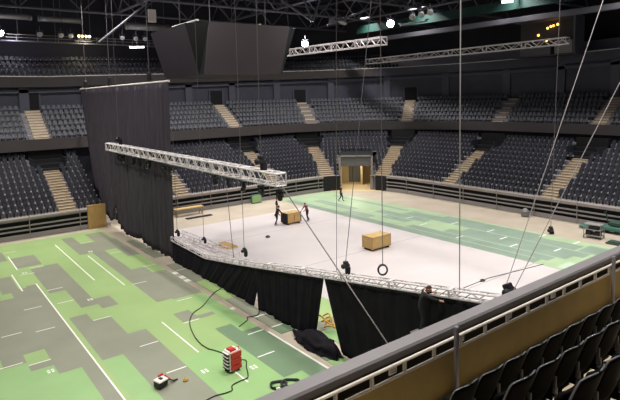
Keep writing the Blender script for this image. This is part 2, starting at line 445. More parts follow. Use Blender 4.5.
# stairs
LA = [(Vector((10.8, 48)), Vector((0, 1))), (Vector((0.2, 48)), Vector((0, 1))), (Vector((21.3, 48)), Vector((0, 1))), (Vector((32.2, 48)), Vector((0, 1))),
      (Vector((44.2, 34.8)), Vector((1, 0))), (Vector((44.2, 24.0)), Vector((1, 0))), (Vector((44.2, 13.2)), Vector((1, 0)))]
for p in ((39.3, 47.4), (43.6, 43.2)):
    q, n = nearest(low_main, p); LA.append((Vector(q), n))
def stairs(p, n, d0, z0, rows, tread, rise, w, m):
    tx = Vector((n.y, -n.x)); b = MB()
    R4 = Matrix(((tx.x, n.x, 0, p.x), (tx.y, n.y, 0, p.y), (0, 0, 1, 0), (0, 0, 0, 1)))
    for k in range(rows*2):
        y0 = d0+k*tread/2; z = z0+k*rise/2
        b.box((-w/2, y0, z-rise*.7), (w/2, y0+tread/2+.02, z), m, R4)
        b.box((-w/2, y0-.015, z-.05), (w/2, y0+.05, z+.006), 'nosing', R4)
    return struct(b.build('stair_flight'))
for p, n in LA: stairs(p, n, .12, 1.74, 8, .76, .385, 1.35 if abs(n.x*n.y) < .05 else 1.7, 'stair')
for p, n in UAL: stairs(p, n, .3, 7.4, 6, .82, .52, 1.4, 'stair2')
# vomitory mouths at the head of the lower stairs
for p, n in LA:
    tx = Vector((n.y, -n.x)); q = p+n*6.3; b = MB()
    R4 = Matrix(((tx.x, n.x, 0, q.x), (tx.y, n.y, 0, q.y), (0, 0, 1, 0), (0, 0, 0, 1)))
    b.box((-1.5, 0, 4.1), (-1.42, 2.6, 5.75), 'walllow', R4); b.box((1.42, 0, 4.1), (1.5, 2.6, 5.75), 'walllow', R4); b.box((-1.5, 2.0, 4.1), (1.5, 2.6, 6.45), 'black', R4)
    for k in (8, 9, 10): b.box((-1.42, ld(k)-.38-6.3, 4.2), (1.42, ld(k)+.5-6.3, lz(k)+.03), 'black', R4)  # black back and treads paint the darkness inside the mouth
    struct(b.build('wall_vomitory'))

# ------------------------------------------------------------------ spectator seats
def seat_template(b, back='seatback', pan='seatpan'):
    W = .18
    out = [(-W, .40), (W, .40), (W, .75), (W-.05, .82), (-W+.05, .82), (-W, .75)]
    vs = [(x, .02+(z-.4)*.2, z) for x, z in out]+[(x, .07+(z-.4)*.2, z) for x, z in out]
    n = 6
    b.add(vs, [tuple(range(n)), tuple(range(2*n-1, n-1, -1))]+[(k, k+n, (k+1) % n+n, (k+1) % n) for k in range(n)], back)
    pn = [(-W+.02, .38), (W-.02, .38), (W-.03, .70), (W-.08, .74), (-W+.08, .74), (-W+.03, .70)]
    vs = [(x, -.13+(z-.38)*.22, z) for x, z in pn]+[(x, -.05+(z-.38)*.2, z) for x, z in pn]
    b.add(vs, [tuple(range(n)), tuple(range(2*n-1, n-1, -1))]+[(k, k+n, (k+1) % n+n, (k+1) % n) for k in range(n)], pan)
    b.box((-.05, -.04, 0), (.05, .04, .44), 'seatback')
    b.box((.228, -.16, .42), (.268, .06, .54), 'arm'); b.box((.235, -.03, 0), (.255, .03, .46), 'seatback')
tpl = MB(); seat_template(tpl); TPLMESH = tpl.mesh('stadium_seat')

def row_spots(path, d, sp=.5, mask=None, zf=None):
    pts = off(path, d); res = []; acc = sp*.5
    for i in range(len(pts)-1):
        a, na = pts[i]; c, nc = pts[i+1]; L = (c-a).length; s = acc
        while s < L:
            f = s/L; p = a.lerp(c, f); n = na.lerp(nc, f).normalized()
            if mask is None or mask(p): res.append((p, n, (zf(i)*(1-f)+zf(i+1)*f) if zf else 0))
            s += sp
        acc = s-L
    return res
def clear_of(aisles, w):
    def f(p):
        for q, n in aisles:
            v = p-q
            if v.dot(n) > -1 and abs(v.x*n.y-v.y*n.x) < w: return False
        return True
    return f
low_clear = clear_of(LA, .9)
def vom_clear(i):
    wide = clear_of(LA, 1.8)
    return wide if i >= 8 else low_clear
lower = []     # (x, y, z, n, row, side)
for i in range(NLOW):
    vc = vom_clear(i)
    for p, n, _ in row_spots(low_main, ld(i)+.22, mask=vc):
        t, r = portal_t(p)
        if abs(t) < 2.25 and r > 0 and i < 6: continue
        if p.x < 15.5: continue
        lower.append((p, n, lz(i), i, 'main'))
    for p, n, _ in row_spots(low_left, ld(i)+.22, mask=vc):
        if p.x > 13.3 or p.x < 0: continue
        lower.append((p, n, lz(i), i, 'left'))
upper = []
upclear = clear_of(UAL, .98)
for i in range(NUP):
    for p, n, _ in row_spots(up, ud(i)+.2, mask=upclear): upper.append((p, n, uz(i), i, 'upper'))
gal = []
for i in range(NG):
    for p, n, z in row_spots(up, gd(i)+.15, mask=None, zf=gz): gal.append((p, n, gzr(i)+z, i, 'gallery'))

def in_frame(p, z):
    x, y = px((p.x, p.y, z+.6)); return 2 < x < 618 and 2 < y < 398
# the seats that show largest stand alone, the rest of the bowl is one mass
NIND = 278
vis = [s for s in lower if in_frame(s[0], s[2]) and s[3] <= 8]
vis.sort(key=lambda s: depth((s[0].x, s[0].y, s[2])))
ind = vis[:NIND]; indset = set(id(s) for s in ind)
ORD = ['front', 'second', 'third', 'fourth', 'fifth', 'sixth', 'seventh', 'eighth', 'ninth', 'tenth', 'eleventh', 'twelfth', 'thirteenth', 'fourteenth', 'fifteenth', 'sixteenth', 'seventeenth', 'eighteenth', 'nineteenth', 'twentieth', 'twenty-first', 'twenty-second', 'twenty-third', 'twenty-fourth', 'twenty-fifth']
def nth(k): return 'first' if k == 0 else ORD[k] if k < len(ORD) else '%dth' % (k+1)
rows = {}
for s in ind:
    if s[4] == 'left':
        sec = 'right' if s[0].x > 10.8 else 'left'; key = ('left', s[3], sec); k = abs(s[0].x-10.8)
    else:
        sec = 'left' if s[0].y > 24 else 'right'; key = ('main', s[3], sec); k = abs(s[0].y-24)
    rows.setdefault(key, []).append((k, s))
for key, lst in rows.items():
    lst.sort(key=lambda q: q[0])
    for k, (_, s) in enumerate(lst):
        o = bpy.data.objects.new('stadium_seat', TPLMESH); COL.objects.link(o)
        p, n = s[0], s[1]
        o.location = (p.x, p.y, s[2]); o.rotation_euler = (0, 0, math.atan2(n.y, n.x)-math.pi/2)
        st = 'left lower stand' if key[0] == 'left' else 'right lower stand'
        sa = 'pale stairs' if key[0] == 'left' else 'rightmost stairs'
        tag(o, 'dark folded seat, %s row of %s, %s %s of %s' % (ORD[key[1]], st, nth(k), key[2], sa), 'seat', 'folded seats of the '+st)

def seat_mass(name, spots, label, mats=('seatback', 'seatpan')):
    b = MB(); t = MB(); seat_template(t, *mats)
    mats = [t.mats[k] for k in t.m]
    nv = len(t.v); V = []; F = []; I = []
    for m in t.mats: b.mi(m)
    for p, n, z, *_ in spots:
        o = len(V)
        for x, y, zz in t.v: V.append((p.x+n.y*x+n.x*y, p.y-n.x*x+n.y*y, z+zz))
        F += [tuple(i+o for i in f) for f in t.f]; I += t.m
    b.v = V; b.f = F; b.m = I
    return tag(b.build(name), label, 'seats', kind='stuff')
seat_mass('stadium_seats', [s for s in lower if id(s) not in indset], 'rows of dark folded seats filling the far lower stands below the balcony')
seat_mass('stadium_seats', [s for s in upper], 'rows of folded seats in the better lit upper tier above the balcony band', ('seatback_lit', 'seatpan_lit'))
seat_mass('stadium_seats', [s for s in gal if s[0].x < 56], 'dim rows of seats on the gallery under the roof')

# ------------------------------------------------------------------ near tier: terrace, parapet, rail, seats
b = MB()
NY = [(4.32, 7.0), (3.02, 7.0), (3.02, 7.46), (2.27, 7.46), (2.27, 7.92), (1.52, 7.92), (1.52, 8.38), (.77, 8.38), (.77, 8.84), (.02, 8.84), (.02, 9.3), (-2.5, 9.3)]
for (y0, z0), (y1, z1) in zip(NY, NY[1:]): b.quad((-4, y0, z0), (16, y0, z0), (16, y1, z1), (-4, y1, z1), 'stair')
struct(b.build('near_terrace'))
b = MB(); b.box((-4, 4.31, 6.4), (16, 4.33, 7.59), 'khaki'); struct(b.build('wall_near_parapet'))
b = MB(); b.box((-4, 4.66, 5.6), (16, 4.8, 7.66), 'fascia'); b.bbox((-4, 4.5, 7.64), (16, 4.74, 7.78), 'grey_cap', .03); struct(b.build('trim_3'))
b = MB(); b.box((-4, 4.42, 6.4), (16, 4.66, 7.2), 'black'); struct(b.build('trim_4'))
rl = thing('guard_rail', 'pale steel guard rail with short posts along the near balcony front', 'railing', (6, 4.3, 7.58))
def rp(name, mb): return mb.build(name, rl, loc=(-6, -4.3, -7.58))
b = MB(); b.tube([(-4, 4.3, 7.76), (16, 4.3, 7.755)], .021, 'white_rail', 8); rp('top_rail', b)
b = MB(); b.tube([(-4, 4.3, 7.6), (16, 4.3, 7.6)], .019, 'white_rail', 8); rp('bottom_rail', b)
for k in range(22):
    x = 1.9+.555*k; b = MB(); b.box((x-.016, 4.28, 7.6), (x+.016, 4.32, 7.76), 'white_rail'); rp('post', b)
for x in (5.6, 10.23, 1.0, 14.8):
    b = MB(); b.bbox((x-.028, 4.2, 7.0), (x+.028, 4.26, 7.95), 'grey_cap', .012); rp('stanchion', b)
for k, x in enumerate((4.5, 5.83, 6.99, 8.27)):
    b = MB(); b.bbox((x-.07, 4.325, 7.63), (x+.07, 4.34, 7.73), 'offwhite', .006)
    for z in (7.66, 7.69): b.box((x-.05, 4.32, z), (x+.05, 4.3265, z+.008), 'rail_grey')
    rp('row_plate', b)

def near_seat():
    root = thing('arena_seat', '', 'seat')
    b = MB()   # moulded shell with rolled rim
    NU, NV = 12, 12; W = .236
    def surf(u, v, o):
        z = .30+.56*v
        w = W*(1 if v < .8 else 1-.13*((v-.8)/.2)**2.5)*(1 if v > .25 else .86+.14*(v/.25))
        y = .06+.17*v - .075*u*u*(1-.3*v) - .05*(1-min(1, v/.3))**2
        return (w*u, y+o, z-.03*abs(u)**4*v)
    g = [[surf(-1+2*i/NU, j/NV, 0) for i in range(NU+1)] for j in range(NV+1)]
    h = [[surf(-1+2*i/NU, j/NV, .028) for i in range(NU+1)] for j in range(NV+1)]
    V = [p for r in g for p in r]+[p for r in h for p in r]; N = (NU+1)*(NV+1); F = []
    idx = lambda i, j: j*(NU+1)+i
    for j in range(NV):
        for i in range(NU):
            F.append((idx(i, j), idx(i+1, j), idx(i+1, j+1), idx(i, j+1)))
            F.append((N+idx(i, j), N+idx(i, j+1), N+idx(i+1, j+1), N+idx(i+1, j)))
    edge = [(i, 0) for i in range(NU)]+[(NU, j) for j in range(NV)]+[(i, NV) for i in range(NU, 0, -1)]+[(0, j) for j in range(NV, 0, -1)]
    for a, c in zip(edge, edge[1:]+edge[:1]): F.append((idx(*a), N+idx(*a), N+idx(*c), idx(*c)))
    b.add(V, F, 'nearseat'); b.build('backrest', root, smooth=True)
    rim = [(V[N+idx(0, j)]) for j in range(3, NV+1)]+[V[N+idx(i, NV)] for i in range(1, NU+1)]+[V[N+idx(NU, j)] for j in range(NV-1, 2, -1)]
    rim = [(x, y-.012, z) for x, y, z in rim]
    b = MB(); b.tube(rim, .009, 'nearrim', 6); b.build('edge_roll', root, smooth=True)
    b = MB()   # tipped-up pan
    V = []; F = []
    for k in range(2):
        for j in range(7):
            for i in range(9):
                u = -1+i/4; v = j/6
                w = .21*(1-.25*v**3); z = .34+.30*v; y = -.06+.09*v-.03*u*u+(.05 if k else 0)
                V.append((w*u, y, z))
    for j in range(6):
        for i in range(8):
            a = j*9+i; F += [(a, a+1, a+10, a+9), (63+a, 63+a+9, 63+a+10, 63+a+1)]
    for i in range(8): F += [(i, 63+i, 64+i, i+1), (54+i, 55+i, 118+i, 117+i)]
    for j in range(6): F += [(j*9, j*9+9, 72+j*9, 63+j*9), (j*9+8, 71+j*9, 80+j*9, j*9+17)]
    b.add(V, F, 'nearseat'); b.build('seat_pan', root, smooth=True)
    for s in (-1, 1):
        b = MB(); b.bbox((s*.2-.012, -.08, .3), (s*.2+.012, .12, .36), 'nearseat', .006)
        b.build('hinge_arm', root)
    b = MB(); b.bbox((-.15, .17, .40), (-.135, .2, .5), 'steel', .004); b.bbox((-.15, .17, .40), (-.09, .2, .415), 'steel', .004); b.build('bracket', root)
    b = MB(); b.bbox((-.245, .1, .36), (-.23, .14, .56), 'steel', .004); b.build('side_strip', root)
    b = MB(); b.box((-.2, .0, .27), (.2, .05, .31), 'nearseat'); b.bbox((-.04, .0, 0), (.04, .06, .3), 'nearseat', .01); b.bbox((-.07, -.05, 0), (.07, .1, .02), 'nearseat', .006); b.build('pedestal', root)
    return root
proto = near_seat(); first = True
ROWN = ['front row behind the guard rail', 'second row from the guard rail', 'third row from the guard rail']
for r, (y, z, x0, n) in enumerate(((3.6, 7.0, 3.95, 11), (2.84, 7.46, 3.45, 9), (2.08, 7.92, 3.55, 5))):
    shown = 0
    for k in range(n):
        x = x0+.49*k+(.245 if r == 0 else .1 if r == 1 else .2)
        a = px((x-.24, y-.2, z+.85)); c = px((x+.24, y-.2, z+.3))
        if c[0] < 0 or a[0] > 640 or min(a[1], c[1]) > 402: continue
        if first: o = proto; first = False
        else: o = copy_tree(proto)
        o.location = (x, y, z); o.rotation_euler = (0, 0, math.pi)
        o['label'] = 'glossy black seat, %s from the left in the %s' % (nth(shown), ROWN[r])
        o['group'] = 'near black seats'; shown += 1

# ------------------------------------------------------------------ trusses
def truss_section(p, q, h, w, rc, rb, m, bays, side):
    """one box section between p and q; h tall, w wide across side"""
    b = MB(); p = Vector(p); q = Vector(q); d = (q-p).normalized(); s = Vector(side).normalized(); u = s.cross(d).normalized()
    if u.z < 0: u = -u
    C = [s*(-w/2)+u*(-h/2), s*(w/2)+u*(-h/2), s*(w/2)+u*(h/2), s*(-w/2)+u*(h/2)]
    for c in C: b.tube([p+c, q+c], rc, m, 6)
    for k in range(bays):
        a = p.lerp(q, k/bays); e = p.lerp(q, (k+1)/bays)
        for i in range(4):
            c0, c1 = C[i], C[(i+1) % 4]
            if k % 2: c0, c1 = c1, c0
            b.tube([a+c0, e+c1], rb, m, 4, False)
    for f in (p, q):
        for i in range(4): b.tube([f+C[i], f+C[(i+1) % 4]], rc*.9, m, 5)
    return b
def truss(name, label, cat, pts, h, w, rc, rb, m, bay, seclen, side=(1, 0, 0)):
    root = thing(name, label, cat, pts[0])
    inv = -Vector(pts[0])
    for p, q in zip(pts, pts[1:]):
        p = Vector(p); q = Vector(q); L = (q-p).length; n = max(1, round(L/seclen))
        for k in range(n):
            a = p.lerp(q, k/n); c = p.lerp(q, (k+1)/n); g = (c-a).normalized()*.02
            truss_section(a+g, c-g, h, w, rc, rb, m, max(2, round((c-a).length/bay)), side).build('truss_section', root, loc=inv)
    return root
truss('lighting_truss', 'long silver lighting truss flown level in front of the tall black curtain', 'truss', [(13.6, 20.0, 7.24), (13.6, 45.4, 7.24)], .56, .56, .045, .028, 'alu', .55, 3.0)
truss('curtain_truss', 'silver truss with one end hoisted, carrying the low black curtains', 'truss',
      [(14.25, 34.4, 1.5), (14.25, 29.3, 1.42), (14.25, 25.0, 2.05), (14.25, 16.5, 3.45), (14.25, 8.2, 4.78)], .26, .3, .03, .018, 'alu', .5, 3.0)
truss('floor_truss', 'silver truss lying on the pale floor behind the low curtain', 'truss', [(17.0, 39.6, .3), (17.5, 31.4, .3)], .5, .5, .03, .018, 'alu', .5, 3.0, (1, .06, 0))
truss('ceiling_truss', 'silver truss under the roof right of the scoreboard', 'truss', [(28, 27.5, 14.9), (28, 44.5, 15.0)], .55, .55, .04, .024, 'alu', .6, 3.0)
truss('ceiling_truss', 'grey truss under the roof at right, below the orange lights', 'truss', [(34, 17.2, 14.2), (34, 35.5, 14.05)], .42, .45, .034, .02, 'aludark', .6, 3.0)

# fixtures on the flown truss
def moving_head():
    root = thing('moving_head_light', '', 'stage light')
    b = MB(); b.bbox((-.16, -.19, -.14), (.16, .19, 0), 'fixture', .03); b.build('base', root)
    b = MB()
    for s in (-1, 1): b.bbox((s*.19-.03, -.06, -.5), (s*.19+.03, .06, -.12), 'fixture', .015)
    b.bbox((-.21, -.07, -.2), (.21, .07, -.14), 'fixture', .015); b.build('yoke', root)
    h = MB(); h.lathe([(.06, .2), (.13, .16), (.155, 0), (.15, -.2), (.125, -.24)], 'fixture', 14); ho = h.build('head', root, loc=(0, 0, -.44), smooth=False)
    l = MB(); l.lathe([(.118, -.236), (.11, -.25), (.05, -.262)], 'lens', 14); l.build('lens', ho)
    c = MB(); c.bbox((-.04, -.05, 0), (.04, .05, .1), 'steel', .01); c.build('clamp', root)
    return root
mh = moving_head()
ys = [43.6, 43.0, 40.4, 39.1, 37.3, 34.5, 33.2, 27.0, 25.5, 23.9, 22.2, 20.55]
for k, y in enumerate(ys):
    o = mh if k == 0 else copy_tree(mh)
    o.location = (13.6, y*.98, 6.8); o.rotation_euler = (0, 0, .5*k)
    sc_ = .8 if y < 28 else .9
    o.scale = (sc_,)*3
    w = 'leftmost' if k == 0 else ('rightmost' if k == len(ys)-1 else nth(k)+' from left' if k < 20 else '')
    if 0 < k < len(ys)-1: w = ORD[k]+' from the left'
    o['label'] = 'black stage light hanging under the long silver truss, '+w; o['group'] = 'stage lights under the flown truss'
    for ch in o.children:
        if ch.name.startswith('head'): ch.rotation_euler = ((.5, -.4, .8, .2)[k % 4], 0, 0)

# chain hoists
def hoist(loc, label, top, lean=0, s=1.0, hookm='chain', rz=0, chain_r=.015):
    root = thing('chain_hoist', label, 'hoist', loc, rz)
    b = MB(); T2 = Matrix.Rotation(lean, 4, 'X') @ Matrix.Scale(s, 4)
    b.lathe([(.09, -.28), (.135, -.24), (.135, .18), (.09, .24)], 'fixture', 12, T2 @ Matrix.Rotation(math.pi/2, 4, 'Y')); b.build('motor', root)
    b = MB(); b.bbox((-.12, -.12, .05), (.12, .12, .26), 'fixture', .03, T2); b.build('gearbox', root)
    b = MB(); b.lathe([(.05, -.5), (.15, -.42), (.17, -.08), (.15, -.05)], 'cloth_black', 12, T2 @ Matrix.Translation((.14, 0, -.05))); b.build('chain_bag', root)
    b = MB(); b.tube([T2 @ Vector(q) for q in ((0, 0, -.1), (0, 0, -.3), (.06, 0, -.38), (0, 0, -.44), (-.05, 0, -.4))], .022, 'steel', 6); b.build('hook', root)
    rot = Matrix.Rotation(-rz, 4, 'Z')
    e = rot @ (Vector(top)-Vector(loc)); b = MB()
    b.tube([T2 @ Vector((0, 0, .25)), e], chain_r, hookm, 5); b.build('chain', root)
    return root
hoist((14.25, 33.6, 2.1), 'black chain hoist at the far low end of the curtain truss', (14.25, 33.6, 9.0), s=.62)
hoist((14.6, 30.3, 2.2), 'black chain hoist above the sagging part of the curtain truss', (14.6, 30.3, 23.8), s=.55)
hoist((14.25, 24.7, 2.75), 'black chain hoist on the curtain truss under the flown truss end', (14.25, 24.9, 23.8), s=.65)
hoist((14.25, 16.35, 3.95), 'black chain hoist on the curtain truss left of the hanging cable ring', (17.45, 16.57, 23.8), s=.75)
h5 = hoist((14.2, 8.78, 5.0), 'black chain hoist at the raised end of the curtain truss by the guard rail', (22.2, 6.87, 23.8), lean=-.5, s=1.0, hookm='rope', chain_r=.013)
b = MB(); b.tube([(0, -.08, .0), (8.45, -5.2, 18.8)], .013, 'rope', 5); b.build('sling', h5)
hoist((13.6, 42.8, 7.95), 'black chain hoist standing on the left end of the flown truss', (13.6, 42.8, 23.8), s=.9)
hoist((13.6, 21.7, 7.95), 'black chain hoist standing on the right end of the flown truss', (13.6, 21.7, 23.8), s=1.1)
hoist((39.3, 20.9, .3), 'black chain hoist resting on the floor beside the green court', (39.9, 20.7, 23.8), s=1.1, chain_r=.02)

def cable(label, pts, r, m='rope', cat='cable', name='rigging_cable'):
    b = MB(); b.tube(pts, r, m, 6); return tag(b.build(name, smooth=True), label, cat)
cable('grey steel guy cable slanting from the flown truss down past the low curtains', [(13.6, 19.95, 6.96), (13.4, 12.93, 1.86), (13.33, 10.5, 0.02)], .028, 'chain')
cable('pale chain hanging straight down right of the cable ring to the curtain truss', [(14.25, 10.65, 4.5), (14.25, 10.65, 23.8)], .02, 'chainpale')
cable('thin dark chain hanging beside the leaning hoist chain', [(14.25, 16.95, 3.6), (14.3, 16.5, 23.8)], .012, 'chain')
cable('thin chain dropping beside the end of the flown truss, left of another', [(14.25, 25.9, 2.1), (13.9, 25.9, 6.8)], .016, 'chain')
cable('thin dark line running across the pale floor sheet towards the court', [(24.2, 18.1, .015), (27, 18.15, .015), (31.9, 17.4, .015)], .02, 'cable')
ring = thing('cable_ring', 'coiled dark cable ring hanging on a thin chain over the curtain truss', 'cable', (14.2, 14.15, 4.34))
b = MB()
for k in range(4):
    rr = .165+.014*(k % 2); yo = -.03+.02*k
    b.tube([(rr*.79*math.cos(t)+yo*.6, -rr*.61*math.cos(t)+yo*.8, rr*1.15*math.sin(t)) for t in [2*math.pi*i/24 for i in range(25)]], .026, 'cable', 6, False)
b.build('coil', ring, smooth=True)
b = MB(); b.tube([(0, 0, .18), (0, 0, 19.4)], .015, 'chain', 5); b.build('chain', ring)

# ------------------------------------------------------------------ curtains
def drape(name, label, pts_top, pts_bot, m, folds, amp, nz=14, nu=160, gather=0, seed=1):
    """cloth between a top and a bottom polyline, folds across X"""
    rnd = random.Random(seed); ph = [rnd.uniform(0, 6.3) for _ in range(4)]
    def at(P, t):
        t = t*(len(P)-1); i = min(int(t), len(P)-2); return Vector(P[i]).lerp(Vector(P[i+1]), t-i)
    V = []; F = []
    for j in range(nz+1):
        v = j/nz
        for i in range(nu+1):
            u = i/nu; p = at(pts_top, u).lerp(at(pts_bot, u), v)
            f = math.sin(folds*u*6.283+ph[0])*.55+math.sin(folds*2.3*u*6.283+ph[1]+.6*v)*.3+math.sin(folds*.37*u*6.283+ph[2])*.5
            p.x += amp*f*(.45+.55*v)
            p.y += amp*.5*math.cos(folds*u*6.283+ph[3])*v
            V.append(p)
    for j in range(nz):
        for i in range(nu):
            a = j*(nu+1)+i; F.append((a, a+1, a+nu+2, a+nu+1))
    b = MB(); b.add(V, F, m); o = b.build(name, smooth=True)
    md = o.modifiers.new('thickness', 'SOLIDIFY'); md.thickness = .02
    return tag(o, label, 'curtain')
big = thing('stage_curtain', 'tall black curtain hung from a pale pipe across the left of the arena', 'curtain', (14.2, 44, 12.2))
d_ = drape('cloth', None, [(14.2, 55.4, 12.15), (14.2, 33.9, 12.15)],
           [(14.2, 52.6, 3.4), (14.2, 49.2, .8), (14.15, 47.3, .5), (14.1, 46.0, 1.9), (14.15, 44.9, .2), (14.05, 42.6, .05), (14.15, 40.2, .3), (14.1, 38.2, .05), (14.1, 36.6, .1), (14.2, 34.2, .06)], 'drape', 26, .14, nz=24, nu=260)
d_.parent = big; d_.location = (-14.2, -44, -12.2)
for k in ('label', 'category'):
    if k in d_: del d_[k]
b = MB(); b.tube([(0, 11.6, .04), (0, -10.3, .04)], .06, 'offwhite', 8); b.build('top_pipe', big)
for k, y in enumerate((9.5, 2.2, -6.8)):
    b = MB(); b.tube([(0, y, .1), (0, y, 12)], .022, 'chain', 5); b.build('chain', big)
    b = MB(); b.bbox((-.14, y-.14, .15), (.14, y+.14, .75), 'fixture', .03); b.build('hoist', big)

drape('drape', 'black drape at the low left end of the curtain truss', [(14.25, 34.5, 1.4), (14.25, 29.3, 1.3), (14.25, 25.0, 1.9), (14.25, 22.95, 2.22)],
      [(14.05, 34.2, .02), (14.1, 30, .02), (14.1, 27.0, .03), (14.1, 23.65, .03)], 'drape2', 9, .07, nu=120, seed=3)
drape('drape', 'black drape in the middle of the curtain truss between two slits', [(14.25, 23.5, 2.16), (14.25, 17.8, 3.1)], [(14.1, 23.0, .03), (14.1, 20.5, .03), (14.15, 18.35, .03)], 'drape2', 7, .07, nu=90, seed=5)
drape('drape', 'black drape at the raised right end of the curtain truss behind the worker', [(14.25, 17.85, 3.1), (14.25, 12, 4.0), (14.25, 8.3, 4.62)], [(14.2, 16.75, .03), (14.3, 12.4, .03), (14.3, 8.3, .03)], 'drape2', 11, .08, nu=120, seed=8)
# heap of spare cloth
bm = bmesh.new(); bmesh.ops.create_icosphere(bm, subdivisions=4, radius=1)
from mathutils import noise as mnoise
for v in bm.verts:
    c = v.co.copy(); n = mnoise.fractal(c*2.2+Vector((3, 1, 0)), 1, 2, 4)
    r = 1+.28*n
    v.co = Vector((c.x*.5*r, c.y*1.5*r, max(0, c.z*.62*r+.1*math.sin(7*c.y))))
me = bpy.data.meshes.new('drape_heap'); bm.to_mesh(me); bm.free(); me.materials.append(M['drape2'])
for p in me.polygons: p.use_smooth = True
o = bpy.data.objects.new('drape_heap', me); COL.objects.link(o); o.location = (13.85, 17.9, 0); tag(o, 'heap of bunched black cloth on the floor under the wide curtain slit', 'cloth')
b = MB()
for k in range(3):
    b.tube([(15.25+.22*math.cos(t)+.05*k, 18.7+.3*math.sin(t)+.25*k, .3+.12*k+.1*math.sin(2*t+k)) for t in [2*math.pi*i/14 for i in range(15)]], .04, 'yellow', 6, False)
tag(b.build('strap', smooth=True), 'yellow lifting strap lying coiled behind the curtain slit', 'strap')

# ------------------------------------------------------------------ scoreboard
sb = thing('scoreboard', 'big dark centre-hung scoreboard under the roof', 'scoreboard', (19.5, 36.3, 12.7))
inv = (-19.5, -36.3, -12.7)
A = dict(a=(16.81, 32.75, 16.15), b=(23.4, 32.75, 16.22), c=(22.7, 33.1, 12.75), d=(16.5, 33.1, 12.65),
         e=(15.5, 33.75, 16.1), f=(15.5, 39.9, 16.05), g=(16.6, 40.0, 12.6), h=(16.6, 34.15, 12.68),
         i=(24.6, 33.75, 16.2), j=(24.6, 39.9, 16.1), k=(23.6, 39.6, 12.7), l=(23.5, 34.1, 12.7), m=(23.3, 40.9, 16.1), n=(16.8, 40.9, 16.1), o=(22.7, 40.5, 12.7), p=(16.9, 40.5, 12.6))
def panel(name, ks, m):
    b = MB(); P = [Vector(A[k]) for k in ks]; n = (P[1]-P[0]).cross(P[2]-P[0]).normalized()
    b.add(P+[q-n*.14 for q in P], [(0, 1, 2, 3), (7, 6, 5, 4), (0, 4, 5, 1), (1, 5, 6, 2), (2, 6, 7, 3), (3, 7, 4, 0)], m); b.build(name, sb, loc=inv, fix=True)
panel('front_screen', 'dcba', 'board'); panel('side_screen', 'gfeh'[::-1] if False else 'hefg', 'board'); panel('side_screen', 'lkji', 'board'); panel('rear_screen', 'ponm'[::1], 'board')
b = MB()
for q in ('aehd', 'bcli', 'jkom', 'fnpg'): b.add([A[k] for k in q], [(0, 1, 2, 3)], 'boarddark')
b.add([A[k] for k in 'abijmnfe'], [tuple(range(8))], 'boarddark'); b.add([A[k] for k in 'dclkopgh'], [tuple(range(8))], 'boarddark')
b.build('housing', sb, loc=inv)
for x, y in ((17.6, 34.2), (22.2, 34.2), (17.6, 39.2), (22.2, 39.2)):
    b = MB(); b.tube([(x, y, 16.1), (x, y, 24)], .03, 'chain', 5); b.build('chain', sb, loc=inv)
for x in (16.9, 22.0):
    b = MB(); b.tube([(x, 34.6, 16.5), (x, 39, 16.5)], .08, 'offwhite', 6); b.build('hanging_bar', sb, loc=inv)

# ------------------------------------------------------------------ roof
b = MB(); b.box((-14, 0, 24), (70, 72, 24.4), 'ceil'); struct(b.build('ceiling'))
def girder(p, q, h, nb):
    b = MB(); p = Vector(p); q = Vector(q); up_ = Vector((0, 0, h))
    b.tube([p, q], .14, 'ceilsteel', 6); b.tube([p+up_, q+up_], .16, 'ceilsteel', 6)
    for k in range(nb):
        a = p.lerp(q, k/nb); c = p.lerp(q, (k+1)/nb); m_ = (a+c)/2
        b.tube([a, m_+up_], .08, 'ceilsteel', 5); b.tube([m_+up_, c], .08, 'ceilsteel', 5)
    return struct(b.build('roof_girder'))
for y in (30, 40, 50, 60): girder((-8, y, 20.5), (64, y, 20.5), 3.0, 12)
for x in (6, 20, 34, 48): girder((x, 22, 20.8), (x, 66, 20.8), 2.8, 8)
b = MB()
for (p, q) in [((26.5, 44, 22.5), (32, 41, 18.2)), ((32, 41, 18.2), (33.5, 40, 23)), ((32, 41, 18.2), (30.5, 42, 23)), ((15.2, 52, 16.5), (19.3, 50, 20.2)), ((17.5, 46.5, 19.3), (16.5, 47, 23)), ((17.5, 46.5, 19.3), (14.5, 48.5, 22.5)), ((33, 40, 17.8), (42, 38, 21.2)), ((42, 38, 21.2), (52, 30, 23))]:
    b.tube([p, q], .11, 'ceilsteel', 6)
struct(b.build('roof_bracing'))
# teal membrane edge under the roof on the right
b = MB(); b.box((49.6, 12, 19.3), (50, 54, 20.3), 'teal'); struct(b.build('roof_membrane'))
b = MB(); b.box((49, 12, 17.9), (49.5, 54, 18.4), 'ceilsteel'); struct(b.build('roof_beam'))
# ducts over the left gallery
def duct(label, p, q, r):
    d = thing('air_duct', label, 'duct', p); v = Vector(q)-Vector(p)
    b = MB(); b.tube([(0, 0, 0), v], r, 'duct', 12); b.build('pipe', d, smooth=True)
    b = MB()
    for f in (.1, .5, .9): b.tube([v*f, v*f+Vector((0, 0, 24-p[2]))], .03, 'ceilsteel', 5)
    b.build('hanger_rod', d)
    for f in (.02, .5, .98):
        b = MB(); c = v*f; g = v.normalized()*.08; b.tube([c-g, c+g], r*1.15, 'ceilsteel', 12); b.build('flange', d)
duct('long pale air duct under the roof at far left', (1.9, 62.6, 19.9), (11.6, 62.6, 19.9), .3)
duct('grey air duct under the roof left of the scoreboard, beyond a gap', (12.2, 62.6, 19.85), (16.6, 62.6, 19.85), .3)
duct('short grey air duct just left of the scoreboard top', (20.5, 60, 19.3), (25.5, 60, 19.3), .4)
